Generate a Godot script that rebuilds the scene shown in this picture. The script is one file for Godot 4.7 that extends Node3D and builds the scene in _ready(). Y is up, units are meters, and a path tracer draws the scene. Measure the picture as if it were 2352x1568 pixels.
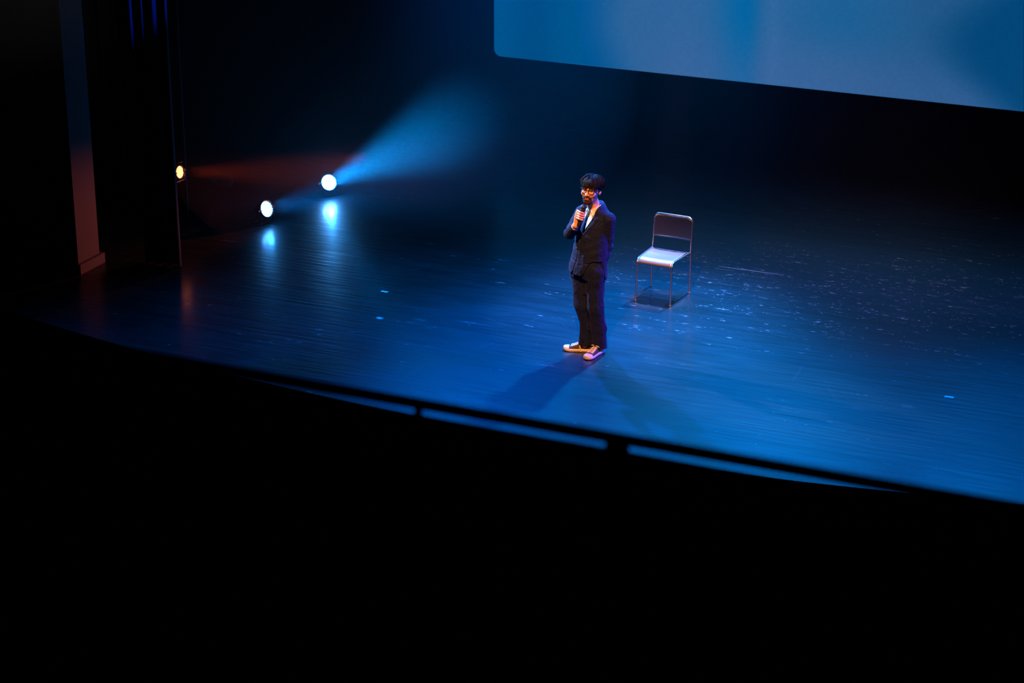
extends Node3D
# A speaker with a microphone and a metal chair on a dark, blue-lit stage, seen from a balcony.
# World: x across the stage, z towards the audience, stage floor at y = 0, origin between the speaker's feet.

const BLACK := Color(0, 0, 0)

func _ready() -> void:
	# ---- camera, environment, lights, exposure
	var cam := Camera3D.new()
	cam.name = "camera"
	add_child(cam)
	cam.position = Vector3(7.31, 7.687, 18.357)
	cam.rotation_degrees = Vector3(-21, 24, 0)
	cam.near = 0.1
	cam.far = 120.0
	var at := CameraAttributesPhysical.new()
	at.frustum_focal_length = 24.0 * 5000.0 / 1568.0
	at.frustum_focus_distance = 21.4
	at.exposure_aperture = 2.0
	at.frustum_far = 120.0
	cam.attributes = at
	cam.fov = 2.0 * rad_to_deg(atan(784.0 / 5000.0))
	cam.current = true
	var env := Environment.new()
	env.background_mode = Environment.BG_COLOR
	env.background_color = BLACK
	env.tonemap_mode = Environment.TONE_MAPPER_LINEAR
	env.tonemap_exposure = 1.0
	env.sdfgi_enabled = true
	env.ssao_enabled = true
	env.ssil_enabled = true
	env.volumetric_fog_enabled = true
	env.volumetric_fog_density = 0.0
	var we := WorldEnvironment.new()
	we.name = "world_environment"
	we.environment = env
	add_child(we)
	# overhead rig (out of frame) and the added spots marked below: colours are linear values
	spot("back_light_deep_blue", Vector3(-4.6, 6.2, -4.6), Vector3(3.3, 0, 0.9), Color(0.0, 0.15, 1.0), 180.0, 29.0, 1.0, 0.12)
	spot("back_light_cyan", Vector3(0.6, 6.6, -5.6), Vector3(-0.8, 0, 0.9), Color(0.0, 0.29, 1.0), 215.0, 27.0, 1.0, 0.15)
	spot("added_blue_right", Vector3(2.4, 6.4, -5.5), Vector3(4.2, 0, 0.9), Color(0.0, 0.24, 1.0), 68.0, 18.0, 1.0, 0.12)  # added to brighten the floor at the right
	spot("top_light", Vector3(0.35, 6.8, -2.9), Vector3(0.15, 0, -1.1), Color(0.0, 0.30, 1.0), 270.0, 15.0, 1.0, 0.08)
	spot("added_chair_spot", Vector3(0.0, 6.9, -3.3), Vector3(0.055, 0.45, -1.76), Color(0.80, 0.50, 0.60), 150.0, 2.6, 0.5, 0.05)  # added narrow spot that whitens only the chair seat
	spot("front_warm_key", Vector3(2.4, 10.4, 8.6), Vector3(0.25, 1.1, -0.15), Color(1.0, 0.33, 0.08), 325.0, 6.8, 0.8, 0.1)
	spot("front_warm_fill", Vector3(3.2, 10.4, 8.6), Vector3(2.0, 0.0, -3.0), Color(1.0, 0.40, 0.28), 190.0, 8.5, 1.0, 0.1)
	spot("side_royal_blue", Vector3(5.2, 4.4, -3.2), Vector3(0.0, 0.9, -0.1), Color(0.0, 0.045, 1.0), 160.0, 12.0, 1.0, 0.1)
	spot("added_pale_left", Vector3(-4.7, 4.3, -0.75), Vector3(-0.1, 1.25, 0.05), Color(0.34, 0.66, 1.0), 120.0, 7.0, 0.6, 0.08)  # added for the pale rim on the man's cheek and sleeve
	spot("curtain_blue", Vector3(0.5, 6.5, 0.8), Vector3(-5.08, 3.0, -0.5), Color(0.0, 0.05, 1.0), 110.0, 3.1, 1.0, 0.06)
	spot("added_low_orange", Vector3(-4.2, 0.6, -3.4), Vector3(-5.9, 0.3, -0.25), Color(1.0, 0.13, 0.02), 8.0, 18.0, 1.0, 0.05)  # added low on the stage to redden the proscenium edge
	spot("added_column_spot", Vector3(2.0, 8.5, 9.0), Vector3(-6.2, 3.6, 0.0), Color(1.0, 0.9, 0.95), 6.0, 6.5, 1.0, 0.2)  # added narrow spot that greys the upper proscenium edge

	# ---- the place
	materials()
	stage_floor()
	shell()
	screen()
	curtains()
	haze()
	# ---- things
	person()
	microphone()
	chair()
	floor_lamps()
	small_things()
	foreground()


func spot(called: String, from: Vector3, to: Vector3, lin: Color, energy: float, angle: float, soft: float, size: float, parent: Node3D = self) -> SpotLight3D:
	var l := SpotLight3D.new()
	l.name = called
	parent.add_child(l, true)
	l.transform = Transform3D(Basis.looking_at(to - from, Vector3.UP if absf((to - from).normalized().y) < 0.99 else Vector3.RIGHT), from)
	l.light_color = lin.linear_to_srgb()
	l.light_energy = energy
	l.spot_angle = angle
	l.spot_angle_attenuation = soft
	l.spot_range = 60.0
	l.spot_attenuation = 2.0
	l.light_size = size
	l.shadow_enabled = true
	return l


# ------------------------------------------------------------------ helpers
var M := {}

func mat(lin: Color, rough: float, metal := 0.0, spec := 0.5) -> StandardMaterial3D:
	var m := StandardMaterial3D.new()
	m.albedo_color = lin.linear_to_srgb()
	m.roughness = rough
	m.metallic = metal
	m.metallic_specular = spec
	return m

func mb() -> SurfaceTool:
	var st := SurfaceTool.new()
	st.begin(Mesh.PRIMITIVE_TRIANGLES)
	return st

func put(st: SurfaceTool, called: String, m: Material, parent: Node3D) -> MeshInstance3D:
	st.generate_normals()
	return put_mesh(st.commit(), called, m, parent)

func put_mesh(me: Mesh, called: String, m: Material, parent: Node3D) -> MeshInstance3D:
	var o := MeshInstance3D.new()
	o.name = called
	o.mesh = me
	o.material_override = m
	parent.add_child(o, true)
	return o

func numbered(called: String) -> String:
	if not has_node(NodePath(called)):
		return called
	var k := 1
	while has_node(NodePath("%s_%03d" % [called, k])):
		k += 1
	return "%s_%03d" % [called, k]

func thing(called: String, label: String, category: String, where := Vector3.ZERO, yaw := 0.0, group := "") -> Node3D:
	var o := Node3D.new()
	o.name = numbered(called)
	add_child(o)
	o.position = where
	o.rotation.y = yaw
	tag(o, label, category, group)
	return o

func tag(o: Node3D, label: String, category: String, group := "") -> void:
	o.set_meta("label", label)
	o.set_meta("category", category)
	if group:
		o.set_meta("group", group)

func structure(called: String, label := "") -> Node3D:
	var o := Node3D.new()
	o.name = called
	add_child(o)
	o.set_meta("kind", "structure")
	if label:
		o.set_meta("label", label)
	return o

func quad(st: SurfaceTool, a: Vector3, b: Vector3, c: Vector3, d: Vector3) -> void:  # counter-clockwise seen from outside
	for p in [a, c, b, a, d, c]:
		st.add_vertex(p)

func box(st: SurfaceTool, c: Vector3, s: Vector3, bev := 0.0, basis := Basis()) -> void:
	st.set_smooth_group(-1)
	var h := s / 2.0
	var b := minf(bev, minf(h.x, minf(h.y, h.z)) * 0.9)
	for ax in 3:
		for sg in [-1.0, 1.0]:
			var u := (ax + 1) % 3
			var v := (ax + 2) % 3
			var pts := []
			for q in [[-1, -1], [1, -1], [1, 1], [-1, 1]]:
				var p := Vector3.ZERO
				p[ax] = sg * h[ax]
				p[u] = q[0] * (h[u] - b)
				p[v] = q[1] * (h[v] - b)
				pts.append(c + basis * p)
			if sg > 0:
				quad(st, pts[0], pts[1], pts[2], pts[3])
			else:
				quad(st, pts[3], pts[2], pts[1], pts[0])
	if b <= 0.0:
		return
	for ax in 3:  # bevel strips along axis ax
		var u := (ax + 1) % 3
		var v := (ax + 2) % 3
		for su in [-1.0, 1.0]:
			for sv in [-1.0, 1.0]:
				var e := []
				for k in 4:
					var p := Vector3.ZERO
					p[ax] = (-1.0 if k in [0, 3] else 1.0) * (h[ax] - b)
					p[u] = su * (h[u] - (b if k >= 2 else 0.0))
					p[v] = sv * (h[v] - (0.0 if k >= 2 else b))
					e.append(c + basis * p)
				if su * sv > 0:
					quad(st, e[3], e[2], e[1], e[0])
				else:
					quad(st, e[0], e[1], e[2], e[3])
	for sx in [-1.0, 1.0]:
		for sy in [-1.0, 1.0]:
			for sz in [-1.0, 1.0]:
				var t := [Vector3(sx * h.x, sy * (h.y - b), sz * (h.z - b)), Vector3(sx * (h.x - b), sy * h.y, sz * (h.z - b)), Vector3(sx * (h.x - b), sy * (h.y - b), sz * h.z)]
				if sx * sy * sz > 0:
					t = [t[0], t[2], t[1]]
				for p in t:
					st.add_vertex(c + basis * p)

func tube(st: SurfaceTool, pts: PackedVector3Array, r0: float, r1: float, sides := 10, closed := false, flat_up := 1.0) -> void:
	st.set_smooth_group(0)
	var n := pts.size()
	var rings := []
	var last_up := Vector3.ZERO
	for i in n:
		var t: Vector3
		if closed:
			t = (pts[(i + 1) % n] - pts[(i + n - 1) % n]).normalized()
		else:
			t = (pts[mini(i + 1, n - 1)] - pts[maxi(i - 1, 0)]).normalized()
		var up := last_up
		if up == Vector3.ZERO:
			up = Vector3.UP if absf(t.y) < 0.9 else Vector3.RIGHT
		up = (up - t * up.dot(t)).normalized()
		last_up = up
		var side := t.cross(up)
		var r := lerpf(r0, r1, float(i) / maxf(n - 1, 1))
		var ring := []
		for k in sides:
			var a := TAU * k / sides
			ring.append(pts[i] + side * cos(a) * r + up * sin(a) * r * flat_up)
		rings.append(ring)
	for i in (n if closed else n - 1):
		var A: Array = rings[i]
		var B: Array = rings[(i + 1) % n]
		for k in sides:
			var k2 := (k + 1) % sides
			quad(st, A[k], B[k], B[k2], A[k2])
	if not closed:
		st.set_smooth_group(-1)
		for k in range(1, sides - 1):
			for p in [rings[0][0], rings[0][k + 1], rings[0][k]]:
				st.add_vertex(p)
			for p in [rings[n - 1][0], rings[n - 1][k], rings[n - 1][k + 1]]:
				st.add_vertex(p)

# profile: (radius, height) from bottom to top, turned about local y, then placed
func lathe(st: SurfaceTool, prof: PackedVector2Array, sides: int, place := Transform3D()) -> void:
	for i in prof.size() - 1:
		st.set_smooth_group(-1 if (prof[i + 1] - prof[i]).length() < 0.0001 else 0)
		for k in sides:
			var a := TAU * k / sides
			var b := TAU * (k + 1) / sides
			var p0 := place * Vector3(prof[i].x * cos(a), prof[i].y, -prof[i].x * sin(a))
			var p1 := place * Vector3(prof[i].x * cos(b), prof[i].y, -prof[i].x * sin(b))
			var p2 := place * Vector3(prof[i + 1].x * cos(b), prof[i + 1].y, -prof[i + 1].x * sin(b))
			var p3 := place * Vector3(prof[i + 1].x * cos(a), prof[i + 1].y, -prof[i + 1].x * sin(a))
			quad(st, p0, p1, p2, p3)

func smooth_path(pts: Array, per := 5) -> PackedVector3Array:  # Catmull-Rom through the points
	var out := PackedVector3Array()
	for i in pts.size() - 1:
		var a: Vector3 = pts[maxi(i - 1, 0)]
		var b: Vector3 = pts[i]
		var c: Vector3 = pts[i + 1]
		var d: Vector3 = pts[mini(i + 2, pts.size() - 1)]
		for k in per:
			out.append(b.cubic_interpolate(c, a, d, float(k) / per))
	out.append(pts[pts.size() - 1])
	return out

func rounded(pts: Array, r: float, per := 6) -> PackedVector3Array:  # straight runs with rounded corners
	var out := PackedVector3Array([pts[0]])
	for i in range(1, pts.size() - 1):
		var b: Vector3 = pts[i]
		var p: Vector3 = b + (pts[i - 1] - b).limit_length(r)
		var q: Vector3 = b + (pts[i + 1] - b).limit_length(r)
		for k in per + 1:
			var t := float(k) / per
			out.append(p.lerp(b, t).lerp(b.lerp(q, t), t))
	out.append(pts[pts.size() - 1])
	return out

# ------------------------------------------------------------------ signed distance fields and surface nets
class Buf:
	var v := PackedVector3Array()
	var n := PackedVector3Array()
	var c := PackedColorArray()
	var i := PackedInt32Array()
	func mesh() -> ArrayMesh:
		var a := []
		a.resize(Mesh.ARRAY_MAX)
		a[Mesh.ARRAY_VERTEX] = v
		a[Mesh.ARRAY_NORMAL] = n
		a[Mesh.ARRAY_COLOR] = c
		a[Mesh.ARRAY_INDEX] = i
		var m := ArrayMesh.new()
		m.add_surface_from_arrays(Mesh.PRIMITIVE_TRIANGLES, a)
		return m

func nets(buf: Buf, f: Callable, lo: Vector3, hi: Vector3, h: float, colf = null) -> void:
	var nx := int(ceil((hi.x - lo.x) / h)) + 1
	var ny := int(ceil((hi.y - lo.y) / h)) + 1
	var nz := int(ceil((hi.z - lo.z) / h)) + 1
	var vals := PackedFloat32Array()
	vals.resize(nx * ny * nz)
	vals.fill(1e9)
	var B := 5
	var reach := B * h * 0.87 * 1.3 + h
	var blocks := []
	for bz in range(0, nz - 1, B):
		for by in range(0, ny - 1, B):
			for bx in range(0, nx - 1, B):
				var d: float = f.call(lo + Vector3(bx + B * 0.5, by + B * 0.5, bz + B * 0.5) * h)
				if absf(d) > reach:
					continue
				blocks.append(Vector3i(bx, by, bz))
				for z in range(bz, mini(bz + B + 1, nz)):
					for y in range(by, mini(by + B + 1, ny)):
						for x in range(bx, mini(bx + B + 1, nx)):
							var id := x + nx * (y + ny * z)
							if vals[id] > 1e8:
								vals[id] = f.call(lo + Vector3(x, y, z) * h)
	var at := {}
	var cells := []
	var off := [0, 1, nx, nx + 1, nx * ny, nx * ny + 1, nx * ny + nx, nx * ny + nx + 1]
	var edges := [[0, 1], [2, 3], [4, 5], [6, 7], [0, 2], [1, 3], [4, 6], [5, 7], [0, 4], [1, 5], [2, 6], [3, 7]]
	for b: Vector3i in blocks:
		for z in range(b.z, mini(b.z + B, nz - 1)):
			for y in range(b.y, mini(b.y + B, ny - 1)):
				for x in range(b.x, mini(b.x + B, nx - 1)):
					var id := x + nx * (y + ny * z)
					var neg := 0
					for k in 8:
						if vals[id + off[k]] < 0.0:
							neg += 1
					if neg == 0 or neg == 8:
						continue
					var s := Vector3.ZERO
					var n := 0
					for e in edges:
						var va := vals[id + off[e[0]]]
						var vb := vals[id + off[e[1]]]
						if (va < 0.0) != (vb < 0.0):
							var t := va / (va - vb)
							var pa := Vector3(e[0] & 1, (e[0] >> 1) & 1, e[0] >> 2)
							var pb := Vector3(e[1] & 1, (e[1] >> 1) & 1, e[1] >> 2)
							s += pa.lerp(pb, t)
							n += 1
					var p := lo + (Vector3(x, y, z) + s / n) * h
					at[id] = buf.v.size()
					cells.append(Vector3i(x, y, z))
					buf.v.append(p)
					var ep := h * 0.4
					var g := Vector3(1, -1, -1) * float(f.call(p + Vector3(ep, -ep, -ep))) + Vector3(-1, -1, 1) * float(f.call(p + Vector3(-ep, -ep, ep))) + Vector3(-1, 1, -1) * float(f.call(p + Vector3(-ep, ep, -ep))) + Vector3(1, 1, 1) * float(f.call(p + Vector3(ep, ep, ep)))
					buf.n.append(g.normalized())
					buf.c.append(colf.call(p) if colf != null else Color.WHITE)
	var sx := 1
	var sy := nx
	var sz := nx * ny
	for c: Vector3i in cells:
		var id := c.x + nx * (c.y + ny * c.z)
		var inside := vals[id] < 0.0
		for ax in 3:
			var du: int = [sy, sz, sx][ax]
			var dv: int = [sz, sx, sy][ax]
			var da: int = [sx, sy, sz][ax]
			if (vals[id + da] < 0.0) == inside:
				continue
			if not (at.has(id - du) and at.has(id - dv) and at.has(id - du - dv)):
				continue
			var q := [at[id - du - dv], at[id - dv], at[id], at[id - du]]
			if not inside:
				q.reverse()
			for k in [0, 2, 1, 0, 3, 2]:
				buf.i.append(q[k])

func cap(p: Vector3, a: Vector3, b: Vector3, ra: float, rb: float) -> float:
	var ab := b - a
	var t := clampf((p - a).dot(ab) / ab.length_squared(), 0.0, 1.0)
	return (p - a - ab * t).length() - lerpf(ra, rb, t)

func smin(a: float, b: float, k: float) -> float:
	var h := maxf(k - absf(a - b), 0.0) / k
	return minf(a, b) - h * h * k * 0.25

func ell(p: Vector3, c: Vector3, r: Vector3) -> float:
	var q := p - c
	var l := (q / r).length()
	var g := (q / (r * r)).length()
	return l * (l - 1.0) / g if g > 1e-6 else -minf(r.x, minf(r.y, r.z))

# keys: [y, cx, cz, half width, half depth], lowest first; sections turned by angle a (u = across, v = forward)
func loft(p: Vector3, keys: Array, u: Vector2, v: Vector2) -> float:
	var n := keys.size()
	var y := clampf(p.y, keys[0][0], keys[n - 1][0])
	var i := 0
	while i < n - 2 and y > keys[i + 1][0]:
		i += 1
	var A: Array = keys[i]
	var Bk: Array = keys[i + 1]
	var t: float = (y - A[0]) / (Bk[0] - A[0])
	t = t * t * (3.0 - 2.0 * t) * 0.5 + t * 0.5
	var d := Vector2(p.x - lerpf(A[1], Bk[1], t), p.z - lerpf(A[2], Bk[2], t))
	var w := lerpf(A[3], Bk[3], t)
	var e := lerpf(A[4], Bk[4], t)
	var q := Vector2(d.dot(u), d.dot(v))
	var l := Vector2(q.x / w, q.y / e).length()
	var g := Vector2(q.x / (w * w), q.y / (e * e)).length()
	var r := l * (l - 1.0) / g if g > 1e-6 else -minf(w, e)
	return maxf(r, maxf(keys[0][0] - p.y, p.y - keys[n - 1][0]))

# ------------------------------------------------------------------ materials
func img_tex(im: Image) -> ImageTexture:
	return ImageTexture.create_from_image(im)

func noise_img(w: int, h: int, freq: float, octaves: int, sd: int) -> Image:
	var f := FastNoiseLite.new()
	f.seed = sd
	f.noise_type = FastNoiseLite.TYPE_SIMPLEX_SMOOTH
	f.frequency = freq
	f.fractal_octaves = octaves
	return f.get_image(w, h, false, false, false)

func materials() -> void:
	M.black = mat(Color(0.006, 0.006, 0.007), 0.85)
	M.velvet = mat(Color(0.006, 0.006, 0.008), 0.95, 0.0, 0.1)
	M.wall = mat(Color(0.02, 0.02, 0.02), 0.9, 0.0, 0.2)
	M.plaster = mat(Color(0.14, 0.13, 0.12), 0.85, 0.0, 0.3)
	M.rail = mat(Color(0.004, 0.004, 0.005), 0.7, 0.0, 0.15)
	M.rubber = mat(Color(0.012, 0.012, 0.013), 0.6)
	M.metal_black = mat(Color(0.012, 0.012, 0.013), 0.45)
	M.tape = mat(Color(0.85, 0.87, 0.88), 0.7)
	M.skin = mat(Color.WHITE, 0.55, 0.0, 0.45)
	M.skin.vertex_color_use_as_albedo = true
	M.hair = mat(Color(0.005, 0.0045, 0.0055), 0.65, 0.0, 0.25)
	M.beard = mat(Color(0.050, 0.024, 0.016), 0.8, 0.0, 0.2)
	M.shirt = mat(Color(0.80, 0.80, 0.80), 0.85, 0.0, 0.2)
	M.tie = mat(Color(0.020, 0.050, 0.170), 0.45, 0.0, 0.5)
	M.frame = mat(Color(0.030, 0.006, 0.006), 0.3)
	M.lens = mat(Color(1, 1, 1), 0.05)
	M.lens.transparency = BaseMaterial3D.TRANSPARENCY_ALPHA
	M.lens.albedo_color = Color(1, 1, 1, 0.04)
	M.canvas = mat(Color(0.070, 0.062, 0.080), 0.9, 0.0, 0.2)
	M.white_rubber = mat(Color(0.66, 0.64, 0.60), 0.55)
	M.lace = mat(Color(0.74, 0.72, 0.66), 0.85)
	M.chrome = mat(Color(0.80, 0.79, 0.78), 0.27, 1.0)
	M.sheet_metal = mat(Color(0.34, 0.33, 0.35), 0.44, 1.0)
	M.grey_plastic = mat(Color(0.22, 0.22, 0.23), 0.5)
	M.shaded_metal = mat(Color(0.17, 0.20, 0.23), 0.34, 1.0)  # backrest: reflection of the dark house put into a darker metal colour
	M.mic = mat(Color(0.010, 0.010, 0.011), 0.45)
	M.grille = mat(Color(0.03, 0.03, 0.032), 0.5, 0.6)
	# dark suit cloth with a faint pinstripe
	var si := Image.create(64, 64, false, Image.FORMAT_RGB8)
	var rng := RandomNumberGenerator.new()
	rng.seed = 5
	for y in 64:
		for x in 64:
			var k := 0.060 + rng.randf() * 0.020 + (0.022 if x % 32 < 3 else 0.0)
			si.set_pixel(x, y, Color(k * 0.98, k * 1.6, k * 3.6))
	M.suit = mat(Color.WHITE, 0.75, 0.0, 0.25)
	M.suit.albedo_texture = img_tex(si)
	M.suit.uv1_triplanar = true
	M.suit.uv1_scale = Vector3.ONE * (1.0 / 0.06)
	M.suit.rim_enabled = true
	M.suit.rim = 0.06
	M.suit.rim_tint = 0.3
	floor_material()


func floor_material() -> void:
	var N := 2048
	var X0 := -6.5
	var Z0 := -9.0
	var S := 12.0 / N
	var rng := RandomNumberGenerator.new()
	rng.seed = 77
	# paint tone: streaks along the boards (x) over large cloudy wear
	var streak := noise_img(256, N, 0.05, 4, 3)
	streak.resize(N, N, Image.INTERPOLATE_BILINEAR)
	var cloud := noise_img(256, 256, 0.03, 4, 9)
	cloud.resize(N, N, Image.INTERPOLATE_CUBIC)
	var fine := noise_img(N, N, 0.35, 2, 21)
	var sd := streak.get_data()
	var cd := cloud.get_data()
	var fd := fine.get_data()
	var data := PackedByteArray()
	data.resize(N * N)
	var rough := PackedByteArray()
	rough.resize(N * N)
	var scuff := PackedByteArray()
	scuff.resize(N * N)
	for i in N * N:
		var s := sd[i] / 255.0
		var c := cd[i] / 255.0
		var f := fd[i] / 255.0
		data[i] = int(16.0 + 16.0 * s + 14.0 * c + 12.0 * f)
		rough[i] = int(clampf(150.0 + 44.0 * (s - 0.5) + 50.0 * (c - 0.5) + 46.0 * (f - 0.5), 0, 255))
	# scuffs: chips along the boards, thin scratches any way, drag lines
	var chips := 17000
	for k in chips:
		var x := X0 + rng.randf() * 12.0
		var z := Z0 + rng.randf() * 11.2
		var dens := 0.045 + 0.955 * exp(-pow((x - 1.9) / 2.3, 2) - pow((z + 2.9) / 1.35, 2))
		if rng.randf() > dens:
			continue
		var clumps := 1 + int(pow(rng.randf(), 3.0) * 22.0)
		var along := 0.03 + 0.22 * rng.randf()
		for q in clumps:
			var cx := x + rng.randfn(0, along)
			var cz := z + rng.randfn(0, 0.006 + 0.02 * pow(rng.randf(), 2.0))
			var ln := 0.005 + 0.075 * pow(rng.randf(), 4.0)
			var a := 0.12 + 0.80 * pow(rng.randf(), 2.6)
			_stroke(scuff, rough, N, (cx - X0) / S, (cz - Z0) / S, (cx + ln - X0) / S, (cz + rng.randfn(0, 0.003) - Z0) / S, a * 135.0)
			if a > 0.42:
				_stroke(scuff, rough, N, (cx - X0) / S, (cz - Z0) / S + 1.0, (cx + ln * 0.8 - X0) / S, (cz - Z0) / S + 1.0, a * 110.0)
	for k in 420:
		var x := X0 + rng.randf() * 12.0
		var z := Z0 + rng.randf() * 11.2
		var ln := 0.2 + 1.4 * rng.randf()
		_stroke(scuff, rough, N, (x - X0) / S, (z - Z0) / S, (x + ln - X0) / S, (z + rng.randfn(0, 0.004) - Z0) / S, 8.0 + 40.0 * pow(rng.randf(), 2.5))
	for k in 3600:
		var x := X0 + rng.randf() * 12.0
		var z := Z0 + rng.randf() * 11.2
		var a := rng.randfn(0, 0.6)
		if rng.randf() < 0.3:
			a = rng.randf() * PI
		var ln := 0.05 + 0.45 * pow(rng.randf(), 2.0)
		_stroke(scuff, rough, N, (x - X0) / S, (z - Z0) / S, (x + cos(a) * ln - X0) / S, (z + sin(a) * ln - Z0) / S, 6.0 + 46.0 * pow(rng.randf(), 3.0))
	# the marks one can point to: bare seam behind the chair, rubbed patches
	for k in 4:
		_stroke(scuff, rough, N, (0.28 - X0) / S, (-2.93 + 0.006 * k - Z0) / S, (1.02 - X0) / S, (-2.945 + 0.006 * k - Z0) / S, 110.0)
	_stroke(scuff, rough, N, (0.28 - X0) / S, (-2.84 - Z0) / S, (0.5 - X0) / S, (-2.845 - Z0) / S, 120.0)
	for p in [[3.12, 0.1, 0.10, 0.05, 26.0], [-2.2, 1.02, 0.55, 0.05, 20.0], [-2.0, 1.16, 0.5, 0.045, 16.0], [-1.7, 1.08, 0.35, 0.03, 14.0], [-2.35, 0.0, 0.03, 0.03, 60.0], [-1.95, -0.12, 0.10, 0.03, 22.0], [-1.45, -0.25, 0.2, 0.02, 26.0]]:
		for k in 260:
			var x: float = p[0] + clampf(rng.randfn(0, 0.5), -1.2, 1.2) * p[2]
			var z: float = p[1] + clampf(rng.randfn(0, 0.5), -1.2, 1.2) * p[3]
			_stroke(scuff, rough, N, (x - X0) / S, (z - Z0) / S, (x + 0.06 * rng.randf() - X0) / S, (z - Z0) / S, p[4] * 0.35)
	var rgbd := PackedByteArray()
	rgbd.resize(N * N * 3)
	for i in N * N:
		var b := data[i]
		var w := scuff[i]
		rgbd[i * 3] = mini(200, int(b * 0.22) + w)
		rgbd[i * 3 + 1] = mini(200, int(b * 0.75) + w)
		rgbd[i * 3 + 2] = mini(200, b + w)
	var im := Image.create_from_data(N, N, false, Image.FORMAT_RGB8, rgbd)
	var ir := Image.create_from_data(N, N, false, Image.FORMAT_L8, rough)
	# relief: long ripples along the boards, so that lamp reflections break into cross streaks
	var rip := noise_img(96, 1024, 0.16, 3, 41)
	rip.resize(1024, 1024, Image.INTERPOLATE_CUBIC)
	for v in 2:
		var m := mat(Color.WHITE, 1.0, 0.0, 0.42)
		m.albedo_color = [Color(0.85, 0.85, 0.85), Color(1.0, 1.0, 1.0)][v].linear_to_srgb()
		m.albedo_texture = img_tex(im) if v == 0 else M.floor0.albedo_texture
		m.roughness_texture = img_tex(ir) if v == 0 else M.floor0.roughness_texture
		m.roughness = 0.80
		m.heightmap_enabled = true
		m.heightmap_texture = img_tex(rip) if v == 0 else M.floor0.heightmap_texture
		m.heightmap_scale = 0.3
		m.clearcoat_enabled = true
		m.clearcoat = 0.5
		m.clearcoat_roughness = 0.2
		m.uv1_triplanar = true
		m.uv1_world_triplanar = true
		m.uv1_scale = Vector3.ONE / 12.0
		m.uv1_offset = Vector3(-X0 / 12.0, 0, -Z0 / 12.0)
		M["floor%d" % v] = m

func _stroke(data: PackedByteArray, rough: PackedByteArray, N: int, x0: float, y0: float, x1: float, y1: float, add: float) -> void:
	var n := int(maxf(absf(x1 - x0), absf(y1 - y0))) + 1
	for k in n:
		var t := float(k) / n
		var x := int(lerpf(x0, x1, t))
		var y := int(lerpf(y0, y1, t))
		if x < 0 or y < 0 or x >= N or y >= N:
			continue
		var fade := 0.55 + 0.45 * sin(PI * t)
		data[x + y * N] = mini(190, data[x + y * N] + int(add * fade))
		rough[x + y * N] = mini(235, rough[x + y * N] + int(add * 0.25))

# ------------------------------------------------------------------ the place
const EDGE := [[-9.0, 0.6], [-7.0, 1.1], [-5.49, 1.474], [-4.75, 1.633], [-2.99, 1.942], [-2.455, 2.004], [-1.2, 2.115], [0.5, 2.18], [1.8, 2.155], [2.588, 2.102], [3.096, 2.03], [4.8, 1.72], [6.4, 1.35]]

func edge_z(x: float) -> float:
	for i in EDGE.size() - 1:
		if x <= EDGE[i + 1][0]:
			var p0: float = EDGE[maxi(i - 1, 0)][1]
			var p3: float = EDGE[mini(i + 2, EDGE.size() - 1)][1]
			return cubic_interpolate_in_time(EDGE[i][1], EDGE[i + 1][1], p0, p3, inverse_lerp(EDGE[i][0], EDGE[i + 1][0], x), EDGE[i + 1][0] - EDGE[i][0], EDGE[maxi(i - 1, 0)][0] - EDGE[i][0], EDGE[mini(i + 2, EDGE.size() - 1)][0] - EDGE[i][0])
	return EDGE[EDGE.size() - 1][1]

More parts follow.
